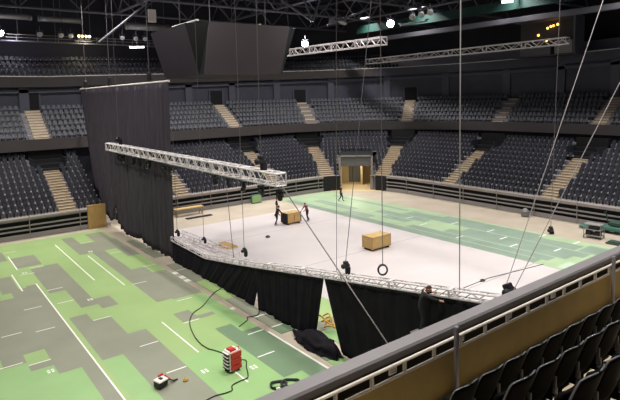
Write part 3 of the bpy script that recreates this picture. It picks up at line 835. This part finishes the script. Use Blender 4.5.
# lighting catwalk
b = MB()
b.box((2, 62.3, 17.35), (30, 63.0, 17.45), 'ceilsteel')
for z in (17.75, 18.05): b.tube([(2, 62.3, z), (30, 62.3, z)], .03, 'duct', 5)
for k in range(15): b.tube([(2+2*k, 62.3, 17.4), (2+2*k, 62.3, 18.1)], .03, 'duct', 5)
for k in range(8): b.tube([(3+3.6*k, 62.6, 17.4), (3+3.6*k, 62.6, 24)], .04, 'ceilsteel', 5)
struct(b.build('lighting_catwalk'))

def floodlight(p, label, m, r=.32, group=None, aim=None, yoke=True):
    root = thing('floodlight', label, 'lamp', p, 0, group)
    d = (Vector(aim or (22, 24, 0))-Vector(p)).normalized()
    Q = d.to_track_quat('Z', 'Y').to_matrix().to_4x4()
    b = MB(); b.lathe([(.1, -.35), (r*.6, -.3), (r, 0), (r, .06)], 'lampoff' if m == 'lampoff' else 'fixture', 16, Q); b.build('housing', root)
    b = MB(); b.lathe([(r*.93, .055), (r*.9, .07), (r*.5, .085)], m, 16, Q); b.build('lens', root)
    b = MB(); b.tube([(-r*1.1, 0, 0), (-r*1.1, 0, .4), (r*1.1, 0, .4), (r*1.1, 0, 0)], .025, 'ceilsteel', 5); b.tube([(0, 0, .4), (0, 0, .8)], .03, 'ceilsteel', 5); b.build('yoke', root)
    return root
def at_px(x, y, D):                                  # a point on the sight line through a spot of the photograph, D metres ahead
    d = fw*FPX+rt*(x-310)+dn*(y-CY); hd = d.x*math.cos(YAW)+d.y*math.sin(YAW)
    return Vector((0, 0, EYE))+d*(D/hd)
floodlight((8.6, 62.2, 18.1), 'lit floodlight at the far left end of the catwalk', 'lamp', .3)
for k, (x, w) in enumerate(((12.2, 'first right of the lit one at far left'), (14.25, 'second right of the lit one at far left'), (15.25, 'third right of the lit one at far left'))):
    floodlight((x, 62.2, 18.15), 'unlit floodlight on the catwalk, '+w, 'lampoff', .28, 'unlit floodlights on the catwalk')
for k, (x, w) in enumerate(((20.2, 'leftmost'), (21.7, 'middle'), (22.8, 'rightmost'))):
    floodlight((x, 60.4, 18.0), 'unlit floodlight just left of the scoreboard, %s of the three there' % w, 'lampoff', .26, 'unlit floodlights by the scoreboard')
for k, (p, w) in enumerate((((38.1, 33.8, 18.1), 'leftmost'), ((38.75, 33.3, 18.3), 'middle'), ((39.4, 32.8, 18.5), 'rightmost'))):
    floodlight(p, 'unlit round floodlight beneath the teal roof edge, %s of three' % w, 'lampoff', .3, 'unlit floodlights below the teal edge')
floodlight((33.2, 43.85, 16.4), 'bright lit floodlight beside the right edge of the scoreboard', 'lamp', .34, aim=(10, 10, 8))
floodlight((32.8, 31.5, 16.9), 'bright bluish floodlight under the teal roof edge', 'lampblue', .32, aim=(8, 8, 9))
def bar(p, q, label, m, r=.09):
    root = thing('tube_light', label, 'lamp', p); v = Vector(q)-Vector(p)
    b = MB(); b.tube([(0, 0, 0), v], r, m, 8); b.build('tube', root)
    b = MB(); b.box((-.12, -.12, r), (.12, .12, r+.08), 'ceilsteel'); T3 = Matrix.Translation(v); b.box((-.12, -.12, r), (.12, .12, r+.08), 'ceilsteel', T3); b.tube([v*.5+Vector((0, 0, r)), v*.5+Vector((0, 0, 3))], .02, 'ceilsteel', 5); b.build('bracket', root)
bar((40.3, 26.0, 18.5), (40.7, 25.2, 18.5), 'bright white strip lamp near the top right under the roof', 'lampbar', .13)
bar((20.7, 59.6, 16.9), (22.0, 58.7, 16.9), 'white strip lamp below the catwalk left of the scoreboard', 'lampbar', .1)
bar((33.4, 31.0, 16.75), (35.4, 29.8, 17.1), 'pale dim tube beside the bluish floodlight', 'lampoff', .08)
bar((33.0, 47.5, 18.2), (34, 46.8, 18.2), 'small white strip lamp right of the scoreboard top', 'lampbar', .08)
# warm lamp bank
w = thing('lamp_bank', 'warm yellow lit lamp bank on the catwalk at the upper left', 'lamp', (16.6, 62.2, 17.9))
b = MB()
for k in range(2):
    b.bbox((-.7+.75*k, -.12, -.1), (-.08+.75*k, .15, .5), 'ceilsteel', .03)
b.build('housing', w)
for k in range(4):
    b = MB(); b.lathe([(.1, 0), (.13, .05), (.05, .08)], 'lampwarm', 12, Matrix.Translation((-.57+.38*k, -.12, .25)) @ Matrix.Rotation(math.pi/2, 4, 'X')); b.build('bulb', w)
b = MB(); b.box((-1.0, -.1, -.32), (.85, .1, -.2), 'duct'); b.build('rail', w)
# hanging twin lamp, white sheet, stage bits
tw = thing('pendant_lamp', 'white twin pendant lamp hanging right of the scoreboard', 'lamp', (32.6, 38.0, 17.9))
for s in (-1, 1):
    b = MB(); b.lathe([(.08, .35), (.2, .25), (.42, -.2), (.36, -.22)], 'lampoff', 14, Matrix.Translation((s*.4, s*-.3, 0)) @ Matrix.Rotation(s*.35, 4, 'Y')); b.build('shade', tw)
b = MB(); b.tube([(-.4, .3, .3), (0, 0, .6), (.4, -.3, .3)], .03, 'ceilsteel', 5); b.tube([(0, 0, .6), (0, 0, 6)], .03, 'ceilsteel', 5); b.build('stem', tw)
b = MB(); b.bbox((-.45, -.1, -.7), (.45, .1, .7), 'offwhite', .05); tag(b.build('speaker_box', loc=(22.6, 57.5, 20.2)), 'pale box hanging under the roof above the scoreboard left corner', 'box')
# control booth with orange lights
bt = thing('control_booth', 'dim control booth high on the right wall with small orange lamps', 'booth', (60.5, 33, 15.0))
RZ = Matrix.Identity(4)
b = MB(); b.box((-.3, -4.2, 0), (-.1, 3.2, 4.2), 'fascia'); b.box((-2.2, -4.2, 0), (-.1, 3.2, .15), 'fascia'); b.box((-2.2, -4.2, 4.1), (-.1, 3.2, 4.3), 'ceilsteel'); b.box((-2.2, -4.3, 0), (-.1, -4.1, 4.2), 'wall2'); b.build('shell', bt)
b = MB(); b.bbox((-2.0, -3.9, .2), (-1.9, -1.9, 1.6), 'rail_grey', .03)
for k in range(7): b.box((-2.06, -3.8, .35+.17*k), (-1.98, -2.0, .43+.17*k), 'duct')
b.build('louvre', bt)
b = MB(); b.box((-2.1, -1.5, .1), (-1.3, 2.2, 1.0), 'ceilsteel'); b.build('console', bt)
for y, z in ((.9, 2.6), (-.2, 3.3), (-.9, 3.5), (-1.4, 3.6), (-.1, 1.9), (-.6, 3.45)):
    b = MB(); b.lathe([(.08, 0), (.13, .05), (.05, .12)], 'lamporange', 10, Matrix.Translation((-.35, y, z)) @ Matrix.Rotation(-math.pi/2, 4, 'Y')); b.build('small_lamp', bt)

# ------------------------------------------------------------------ things on the floor
def road_case(loc, dims, label, rz=0, m='plywood', trims=True):
    root = thing('crate', label, 'crate', loc, rz); X, Y, Zh = dims
    b = MB(); b.bbox((0, 0, .14), (X, Y, Zh), m, .03); b.build('body', root)
    if trims:
        b = MB()
        for x in (0, X):
            for y in (0, Y): b.box((x-.03, y-.03, .12), (x+.03, y+.03, Zh+.02), 'oak')
        for y in (-.015, Y-.02): b.box((0, y, Zh-.12), (X, y+.035, Zh-.06), 'oak'); b.box((0, y, .16), (X, y+.035, .24), 'oak')
        for x in (-.015, X-.02): b.box((x, 0, Zh-.12), (x+.035, Y, Zh-.06), 'oak'); b.tube([(x+.01, .1, .2), (x+.01, Y-.1, Zh-.14)], .03, 'oak', 4)
        b.build('battens', root)
    for x in (.15, X-.15):
        b = MB(); b.box((x-.08, .05, 0), (x+.08, Y-.05, .14), 'black'); b.build('skid', root)
    return root
road_case((25.7, 26.6, 0), (1.8, 1.0, 1.02), 'plywood crate alone on the pale floor in mid arena')
yc = road_case((25.75, 37.1, 0), (1.45, .9, .98), 'yellowish wooden case with dark ends, pushed by two workers', trims=False)
b = MB()
for x in (0, 1.45): b.box((x-.04, -.03, .13), (x+.04, .93, 1.0), 'black')
b.box((.0, -.02, .95), (1.45, .92, 1.01), 'plywood'); b.tube([(.7, -.03, .3), (.78, -.03, .8)], .03, 'red', 5); b.build('edge_trim', yc)

# red multi-shelf box
rb = thing('power_box', 'red and white power distribution box standing on the green floor', 'power box', (9.95, 18.5, 0), .12); rb.scale = (.86, .86, .98)
b = MB(); b.bbox((-.3, -.25, .08), (.3, .3, .9), 'offwhite', .03); b.build('cabinet', rb)
b = MB()
b.bbox((-.27, -.3, .12), (.33, -.24, .3), 'red', .012); b.bbox((-.27, -.3, .33), (.33, -.24, .58), 'red', .012); b.bbox((-.27, -.3, .61), (.33, -.24, .86), 'red', .012); b.build('front_panel', rb)
b = MB()
for k in range(5): b.box((-.36, -.2, .14+.15*k), (-.29, .25, .22+.15*k), 'black'); b.box((-.4, -.2, .22+.15*k), (-.29, .25, .25+.15*k), 'offwhite')
b.build('socket_rack', rb)
b = MB(); b.bbox((-.2, -.2, .9), (.1, .2, .97), 'red', .02); b.tube([(-.25, -.2, .9), (-.25, -.2, 1.02), (.25, -.2, 1.02), (.25, -.2, .9)], .02, 'red', 6); b.build('handle', rb)
for sx in (-.22, .22):
    for sy in (-.18, .22):
        b = MB(); b.lathe([(.05, -.03), (.05, .03)], 'black', 10, Matrix.Translation((sx, sy, .045)) @ Matrix.Rotation(math.pi/2, 4, 'X')); b.build('castor', rb)
# small device
sd = thing('distribution_box', 'small pale box with red leads on the grey-green floor at bottom', 'power box', (7.2, 19.15, 0), .3)
b = MB(); b.bbox((-.22, -.18, .05), (.2, .2, .28), 'fixture', .03); b.build('case', sd)
b = MB(); b.bbox((-.23, -.19, .27), (.21, .21, .33), 'offwhite', .02); b.bbox((-.06, -.06, .32), (.06, .1, .36), 'fixture', .01); b.build('lid', sd)
for k in range(3):
    b = MB(); b.tube([(.15, .1-.1*k, .22), (.32, .16-.14*k, .3-.05*k), (.45, .05-.1*k, .1), (.55+.08*k, -.1, .025)], .025, 'red' if k < 2 else 'cable', 6); b.build('lead', sd, smooth=True)
for k in range(3): 
    b = MB(); b.lathe([(.035, 0), (.045, .05), (.02, .09)], 'red', 8, Matrix.Translation((.05+.08*k, .2, .32))); b.build('plug', sd)
b = MB(); b.lathe([(.07, 0), (.09, .04), (.05, .1), (.02, .13)], 'yellow', 10); b.box((-.1, -.02, 0), (.12, .02, .03), 'red'); tag(b.build('plug_connector', loc=(8.1, 18.95, 0.012)), 'small reddish connector lying between the two power boxes', 'connector')
# cables on the floor
def spline(P, n=10):
    out = []; P = [Vector(p) for p in P]
    for i in range(len(P)-1):
        p0 = P[max(i-1, 0)]; p1 = P[i]; p2 = P[i+1]; p3 = P[min(i+2, len(P)-1)]
        for k in range(n):
            t = k/n; out.append(.5*((2*p1)+(p2-p0)*t+(2*p0-5*p1+4*p2-p3)*t*t+(3*p1-p0-3*p2+p3)*t**3))
    out.append(P[-1]); return out
def floor_cable(label, P, r=.022):
    b = MB(); b.tube(spline(P), r, 'cable', 6); return tag(b.build('floor_cable', smooth=True), label, 'cable')
floor_cable('black cable curving over the green floor from the curtain to the red box',
            [(14.0, 27.1, .03), (13.3, 26.7, .02), (12.0, 25.4, .035), (11.2, 24.86, .035), (10.6, 23.95, .035), (10.2, 22.8, .035), (9.99, 21.7, .035), (10.0, 20.9, .035), (10.2, 20.35, .035), (10.45, 19.5, .04), (10.3, 18.7, .12)])
floor_cable('black cable running from the red box across the floor to the bottom of view',
            [(10.25, 18.6, .3), (10.75, 18.8, .035), (10.5, 18.35, .035), (10.3, 17.9, .035), (10.08, 17.56, .035), (9.73, 17.53, .035), (9.34, 17.45, .035), (9.17, 17.16, .035), (8.9, 17.14, .035), (8.2, 17.19, .035), (6.5, 16.6, .035), (5.0, 15.6, .035)])
floor_cable('short black cable over the bare strip by the narrow curtain slit', [(12.2, 21.9, .03), (12.9, 22.3, .03), (13.1, 22.6, .03), (13.6, 22.5, .03), (14.0, 22.9, .03)])
cc = thing('cable_coil', 'black coiled cable lying on the green floor near the guard rail', 'cable', (10.9, 16.2, .03), -.45)
for k, (x, r) in enumerate(((-.22, .26), (.24, .3))):
    b = MB(); P = []
    for i in range(73):
        t = 2*math.pi*i/24; rr = r-.02*math.sin(t*.37+k); P.append((x+rr*1.15*math.cos(t), rr*.95*math.sin(t), .03+.018*(i//24)+.02*math.sin(3*t+k)))
    b.tube(P, .03, 'cable', 6); b.build('loop', cc, smooth=True)
b = MB(); b.lathe([(.05, 0), (.06, .12), (.03, .16)], 'offwhite', 8, Matrix.Translation((-.35, -.3, .05)) @ Matrix.Rotation(1.4, 4, 'Y')); b.build('plug', cc)
b = MB(); b.lathe([(.12, 0), (.16, .05), (.06, .12)], 'cable', 10); b.box((-.25, -.03, 0), (.2, .03, .04), 'cable'); tag(b.build('floor_bracket', loc=(26.4, 18.1, .0)), 'small dark bracket lying on the thin line across the pale floor', 'bracket')

# cart, lift machine and bench by the far stands
ct = thing('tool_cart', 'small grey wire cart standing beside the green court at right', 'cart', (40.6, 18.25, 0), .1)
for z in (.18, .62, 1.0):
    b = MB(); b.bbox((-.4, -.6, z), (.4, .6, z+.06), 'rail_grey', .02); b.build('shelf', ct)
for sx in (-.38, .38):
    for sy in (-.58, .58):
        b = MB(); b.tube([(sx, sy, .1), (sx, sy, 1.15)], .03, 'rail_grey', 6); b.build('post', ct)
        b = MB(); b.lathe([(.07, -.03), (.07, .03)], 'black', 10, Matrix.Translation((sx, sy, .075)) @ Matrix.Rotation(math.pi/2, 4, 'X')); b.build('wheel', ct)
b = MB(); b.bbox((-.3, -.5, .24), (.3, -.05, .52), 'fixture', .04); b.bbox((-.3, .1, .24), (.3, .5, .56), 'fixture', .04); b.bbox((-.32, -.45, .68), (.28, .3, .92), 'fixture', .04); b.build('load', ct)
gm = thing('floor_machine', 'green machine with long flat blade parked by the right barrier', 'machine', (43.0, 18.0, 0), .0)
b = MB(); b.bbox((-.45, -.8, .2), (.45, .6, .55), 'machine', .08); b.build('chassis', gm)
b = MB(); b.bbox((-.35, -.7, .55), (.35, .1, .95), 'darkgreen', .1); b.build('cover', gm)
b = MB(); b.bbox((-.3, .6, .06), (.25, 2.4, .22), 'machine', .04); b.build('blade', gm)
b = MB(); b.tube([(0, .2, .5), (0, .45, 1.5), (-.3, .45, 1.6), (.3, .45, 1.6)], .05, 'darkgreen', 6); b.build('steering_column', gm)
for sy in (-.5, .35):
    b = MB(); b.lathe([(.2, -.42), (.22, -.3), (.22, .3), (.2, .42)], 'black', 14, Matrix.Translation((0, sy, .22)) @ Matrix.Rotation(math.pi/2, 4, 'Y')); b.build('wheel', gm)
b = MB(); b.bbox((-.35, -.28, 0), (.35, .28, .7), 'offwhite', .08); b.bbox((-.25, -.2, .7), (.25, .2, .85), 'rail_grey', .05); tag(b.build('bin', loc=(43.0, 16.3, 0)), 'pale bin beside the green machine at the right barrier', 'bin')
b = MB(); b.bbox((-.45, -2.1, 0), (.45, 1.1, .1), 'darkgreen', .03); b.bbox((-.3, -2.0, .1), (.3, 1.0, .18), 'darkgreen', .03); tag(b.build('folded_mat', loc=(40.05, 15.9, 0)), 'dark green folded mat lying flat at the right end of the court', 'mat')
b = MB(); b.lathe([(.3, 0), (.34, .1), (.34, .5), (.25, .62), (.08, .75)], 'duct', 14); tag(b.build('bucket', loc=(43.3, 25.4, 0)), 'small pale bucket against the striped right barrier', 'bucket')
bn = thing('bench', 'pale wooden bench by the far barrier just right of the tall curtain', 'bench', (19.7, 46.6, 0))
b = MB(); b.bbox((0, 0, .66), (2.9, .7, .74), 'plywood', .02); b.build('top', bn)
for x in (.2, 2.7):
    b = MB(); b.box((x-.04, .05, 0), (x+.04, .12, .66), 'oak'); b.box((x-.04, .58, 0), (x+.04, .65, .66), 'oak'); b.box((x-.04, .05, .2), (x+.04, .65, .26), 'oak'); b.build('trestle', bn)
b = MB(); b.bbox((0, 0, 0), (2.6, .5, .06), 'fixture', .02); tag(b.build('floor_plate', loc=(20.2, 45.2, 0)), 'dark flat plate on the floor in front of the pale bench', 'plate')
b = MB(); b.bbox((-.5, -1.0, 0), (.5, 1.0, .09), 'plywood', .03); b.bbox((-.42, -.9, .09), (.48, .7, .16), 'oak', .03); o = tag(b.build('plywood_board', loc=(18.5, 34.9, 0)), 'stacked plywood boards on the floor behind the low left drape', 'board'); o.rotation_euler = (0, 0, .1)
b = MB(); b.lathe([(.16, 0), (.2, .08), (.1, .16)], 'fixture', 10); tag(b.build('floor_puck', loc=(22.3, 34.9, 0)), 'small dark object alone on the pale floor left of the workers', 'object')
b = MB(); b.bbox((-.6, -.12, 0), (.6, .12, .9), 'machine', .03); b.bbox((-.55, -.14, .08), (.55, -.12, .82), 'green2', .01); tag(b.build('green_board', loc=(29.0, 47.4, 0)), 'small green board leaning at the far barrier behind the flown truss end', 'board')

# ------------------------------------------------------------------ people
def person(label, loc, rz, J, cols, H=1.76, hair='hair'):
    """one continuous skinned body; J gives joint positions (x right, y forward, z up) for a 1.76 m figure"""
    s = H/1.76
    D = dict(pelvis=(0, 0, .95), spine=(0, .0, 1.15), chest=(0, .0, 1.36), neck=(0, .01, 1.49), head=(0, .03, 1.62),
             shL=(-.185, 0, 1.42), elL=(-.25, .03, 1.14), wrL=(-.25, .16, .92), shR=(.185, 0, 1.42), elR=(.25, .03, 1.14), wrR=(.25, .16, .92),
             hpL=(-.095, 0, .9), knL=(-.11, .03, .49), anL=(-.12, -.02, .09), toL=(-.14, .15, .04), hpR=(.095, 0, .9), knR=(.11, .03, .49), anR=(.12, -.02, .09), toR=(.14, .15, .04))
    D.update(J); D = {k: Vector(v)*s for k, v in D.items()}
    names = ['pelvis', 'spine', 'chest', 'neck']; rad = dict(pelvis=(.155, .115), spine=(.135, .1), chest=(.165, .115), neck=(.058, .058), shL=(.075, .07), shR=(.075, .07), elL=(.05, .05), elR=(.05, .05), wrL=(.033, .03), wrR=(.033, .03),
        hpL=(.1, .1), hpR=(.1, .1), knL=(.066, .066), knR=(.066, .066), anL=(.045, .045), anR=(.045, .045), toL=(.045, .035), toR=(.045, .035))
    bones = [('pelvis', 'spine'), ('spine', 'chest'), ('chest', 'neck'), ('chest', 'shL'), ('shL', 'elL'), ('elL', 'wrL'), ('chest', 'shR'), ('shR', 'elR'), ('elR', 'wrR'),
             ('pelvis', 'hpL'), ('hpL', 'knL'), ('knL', 'anL'), ('anL', 'toL'), ('pelvis', 'hpR'), ('hpR', 'knR'), ('knR', 'anR'), ('anR', 'toR')]
    keys = ['pelvis']+[b_ for a_, b_ in bones]
    me = bpy.data.meshes.new('skel'); me.from_pydata([D[k] for k in keys], [(keys.index(a_), keys.index(b_)) for a_, b_ in bones], [])
    o = bpy.data.objects.new('skel', me); COL.objects.link(o)
    sk = o.modifiers.new('skin', 'SKIN'); sk.use_smooth_shade = True
    for k, v in zip(keys, me.skin_vertices[0].data):
        v.radius = (rad[k][0]*s, rad[k][1]*s); v.use_root = (k == 'pelvis')
    ss = o.modifiers.new('sub', 'SUBSURF'); ss.levels = 2; ss.render_levels = 2
    bpy.context.view_layer.update()
    body = bpy.data.meshes.new_from_object(o.evaluated_get(bpy.context.evaluated_depsgraph_get()))
    bpy.data.objects.remove(o)
    b = MB(); mats = dict(torso=cols[0], legs=cols[1], skin='skin', shoe='shoe')
    def near(c):
        best = None
        for a_, b_ in bones:
            p, q = D[a_], D[b_]; t = max(0, min(1, (c-p).dot(q-p)/max(1e-6, (q-p).length_squared))); dd = (p+(q-p)*t-c).length
            if best is None or dd < best[0]: best = (dd, a_, b_, t)
        _, a_, b_, t = best
        if b_.startswith('to') or (b_.startswith('an') and t > .93): return 'shoe'
        if b_[:2] in ('hp', 'kn', 'an') or (b_ == 'spine' and t < .15): return 'legs'
        if b_.startswith('wr') and t > (cols[2] if len(cols) > 2 else .85): return 'skin'
        if b_ == 'neck' and t > .75: return 'skin'
        return 'torso'
    vs = [v.co.copy() for v in body.vertices]
    for f in body.polygons:
        b.f.append(tuple(f.vertices)); b.m.append(b.mi(mats[near(f.center)]))
    b.v = [tuple(v) for v in vs]
    # head with face, joined to the same mesh
    hd = D['head']; look = Vector(J.get('look', (0, 1, -.15))).normalized()
    up_ = Vector((0, 0, 1)); rx = look.cross(up_).normalized(); uz_ = rx.cross(look).normalized()
    HT = Matrix(((rx.x, look.x, uz_.x, hd.x), (rx.y, look.y, uz_.y, hd.y), (rx.z, look.z, uz_.z, hd.z), (0, 0, 0, 1)))
    prof = []; NR, NS_ = 12, 16; V = []; F = []
    for j in range(NR+1):
        th = math.pi*j/NR; z = math.cos(th); r = math.sin(th)
        for i in range(NS_):
            a = 2*math.pi*i/NS_; x = r*math.cos(a); y = r*math.sin(a)
            X = .074*x*(1 if z > -.2 else 1+.3*(z+.2)); Y = .095*y; Zz = .118*z
            if y > .8 and -.35 < z < .15 and abs(x) < .2: Y += .024
            if y > .5 and z < -.6: Y += .012
            if y > .6 and .05 < z < .3 and .2 < abs(x) < .6: Y -= .008
            V.append(HT @ Vector((X*s, Y*s, Zz*s)))
    for j in range(NR):
        for i in range(NS_): F.append((j*NS_+i, (j+1)*NS_+i, (j+1)*NS_+(i+1) % NS_, j*NS_+(i+1) % NS_))
    b.add(V, F, 'skin')
    for sx in (-1, 1):
        b.lathe([(.012*s, 0), (.009*s, .006*s)], 'black', 8, HT @ Matrix.Translation((sx*.03*s, .082*s, .012*s)) @ Matrix.Rotation(-math.pi/2, 4, 'X'))
        b.lathe([(.012*s, -.012*s), (.03*s, 0), (.022*s, .012*s)], 'skin', 8, HT @ Matrix.Translation((sx*.076*s, -.005*s, -.005*s)) @ Matrix.Rotation(math.pi/2, 4, 'Y'))
    b.box((-.022*s, .082*s, -.066*s), (.022*s, .09*s, -.058*s), 'cloth_red', HT)
    # hands: palm plus five unequal bent fingers rooted in it
    for S, sg in (('L', -1), ('R', 1)):
        w = D['wr'+S]; d = (w-D['el'+S]).normalized(); sd_ = d.cross(Vector((0, 0, 1)))
        sd_ = sd_.normalized() if sd_.length > .1 else Vector((1, 0, 0)); nn = sd_.cross(d).normalized()
        b.tube([w-d*.02*s, w+d*.03*s, w+d*.085*s], [.028*s, .036*s, .03*s], 'skin', 8)
        for k, L_ in enumerate((.065, .075, .07, .055)):
            r0 = w+d*.07*s+sd_*(-.03+.02*k)*s; r1 = r0+(d*.6-nn*.2)*L_*.55*s; r2 = r1+(d*.35-nn*.75)*L_*.5*s
            b.tube([r0, r0+d*.02*s, r1, r2], [.0095*s, .0095*s, .009*s, .007*s], 'skin', 6)
        r0 = w+d*.03*s+sd_*(.03*-sg)*s; b.tube([r0, r0+(d*.5+sd_*-.8*sg)*.04*s, r0+(d*.8+sd_*-.6*sg-nn*.3)*.065*s], [.012*s, .011*s, .008*s], 'skin', 6)
    ob = b.build('person', loc=loc, smooth=True); ob.rotation_euler = (0, 0, rz); tag(ob, label, 'person')
    hb = MB(); V = []; F = []
    for j in range(8):
        th = math.pi*.62*j/7; z = math.cos(th); r = math.sin(th)
        for i in range(16):
            a = 2*math.pi*i/16; x = r*math.cos(a); y = r*math.sin(a)
            k = 1.1 if y < .35 else (1.08 if z > .5 else .86)
            V.append(HT @ Vector((.074*x*k*s, .095*y*k*s, .118*z*1.09*s)))
    for j in range(7):
        for i in range(16): F.append((j*16+i, (j+1)*16+i, (j+1)*16+(i+1) % 16, j*16+(i+1) % 16))
    hb.add(V, F, hair); hb.build('hair', ob, smooth=True)
    return ob
walk = dict(knL=(-.11, .14, .5), anL=(-.12, .16, .1), toL=(-.13, .33, .05), knR=(.11, .05, .49), anR=(.12, -.25, .12), toR=(.13, -.1, .04), elL=(-.25, -.08, 1.15), wrL=(-.24, .02, .92), elR=(.25, .06, 1.14), wrR=(.23, .22, .97))
push = dict(spine=(0, .05, 1.14), chest=(0, .14, 1.33), neck=(0, .2, 1.45), head=(0, .26, 1.57), shL=(-.185, .16, 1.38), shR=(.185, .16, 1.38), elL=(-.24, .3, 1.15), wrL=(-.2, .5, 1.02), elR=(.24, .3, 1.15), wrR=(.2, .5, 1.02),
            knL=(-.11, .12, .5), anL=(-.12, .02, .09), toL=(-.13, .2, .04), knR=(.11, -.02, .49), anR=(.12, -.28, .1), toR=(.13, -.12, .04), look=(0, 1, -.3))
person('person in dark top and tan trousers walking left of the wooden case', (27.1, 40.7, 0), math.radians(-120), walk, ('cloth_black', 'cloth_tan', .3))
person('person in black clothes at the left end of the yellowish wooden case', (25.1, 37.8, 0), math.radians(-90), push, ('cloth_black', 'cloth_black'))
person('person in faded red jacket pushing the right end of the wooden case', (28.0, 37.2, 0), math.radians(90), push, ('cloth_red', 'cloth_navy'))
person('person in dark clothes walking on the green court before the tunnel', (36.0, 41.9, 0), math.radians(-150), walk, ('cloth_black', 'cloth_navy', .5))
lean = dict(spine=(0, .03, 1.15), chest=(.03, .1, 1.36), neck=(.05, .18, 1.47), head=(.06, .26, 1.57), shL=(-.15, .12, 1.42), shR=(.21, .12, 1.4), elL=(-.3, .25, 1.3), wrL=(-.15, .45, 1.38), elR=(.3, .38, 1.3), wrR=(.3, .64, 1.25),
            knL=(-.11, .08, .5), anL=(-.13, .02, .09), toL=(-.14, .19, .04), knR=(.12, .1, .52), anR=(.12, -.05, .09), toR=(.13, .12, .04), look=(.2, 1, -.5))
person('person in black with short brown hair on a ladder, reaching over the curtain truss', (13.66, 11.8, 2.84), math.radians(-135), lean, ('cloth_black', 'cloth_black', .8))
# stepladder
ld_ = thing('stepladder', 'dark stepladder under the worker at the low curtain', 'ladder', (13.55, 11.85, .0))
for sx in (-.28, .28):
    b = MB(); b.tube([(-.35, sx*1.25, 0), (.1, sx*.7, 2.82)], .035, 'fixture', 6); b.build('rail', ld_)
    b = MB(); b.tube([(.42, sx*1.25, 0), (.14, sx*.7, 2.6)], .03, 'fixture', 6); b.build('strut', ld_)
for k in range(8):
    f = (k+1)/9; b = MB(); hw = .35-.155*f; x = -.35+.45*f
    b.box((x-.05, -hw, 2.82*f-.02), (x+.05, hw, 2.82*f+.01), 'aludark'); b.build('rung', ld_)
b = MB(); b.bbox((-.13, -.24, 2.78), (.25, .24, 2.835), 'aludark', .01); b.build('platform', ld_)

# ------------------------------------------------------------------ light
w = bpy.data.worlds.new('world'); scene.world = w; w.use_nodes = True
w.node_tree.nodes['Background'].inputs['Color'].default_value = (.5, .55, .7, 1)
w.node_tree.nodes['Background'].inputs['Strength'].default_value = .15
for x in (4, 15, 26, 37, 48):
    for y in (6, 18, 30, 42, 51):
        L = bpy.data.lights.new('arena_lamp', 'AREA'); L.shape = 'DISK'; L.size = 1.0; L.energy = 930; L.spread = math.radians(125)
        L.color = (1, .965, .95) if x > 10 else (1, .96, .88)
        o = bpy.data.objects.new('arena_lamp', L); COL.objects.link(o); o.location = (x, y, 21.5)
for x, y, e in ((8.5, 37, 900), (9.6, 61.7, 260), (16.6, 61.9, 200), (20.7, 58.5, 160), (33.2, 43.4, 500), (32.6, 31.2, 50)):  # first is an unseen fill added to light the scoreboard's left face
    L = bpy.data.lights.new('floodlight_and_fill', 'POINT'); L.energy = e; L.shadow_soft_size = .3; L.color = (.9, .87, 1) if x != 16.6 else (1, .88, .6)
    o = bpy.data.objects.new('floodlight_and_fill', L); COL.objects.link(o); o.location = (x, y, 17.0)
scene.view_settings.view_transform = 'Standard'; scene.view_settings.look = 'None'; scene.view_settings.exposure = 0; scene.view_settings.gamma = 1
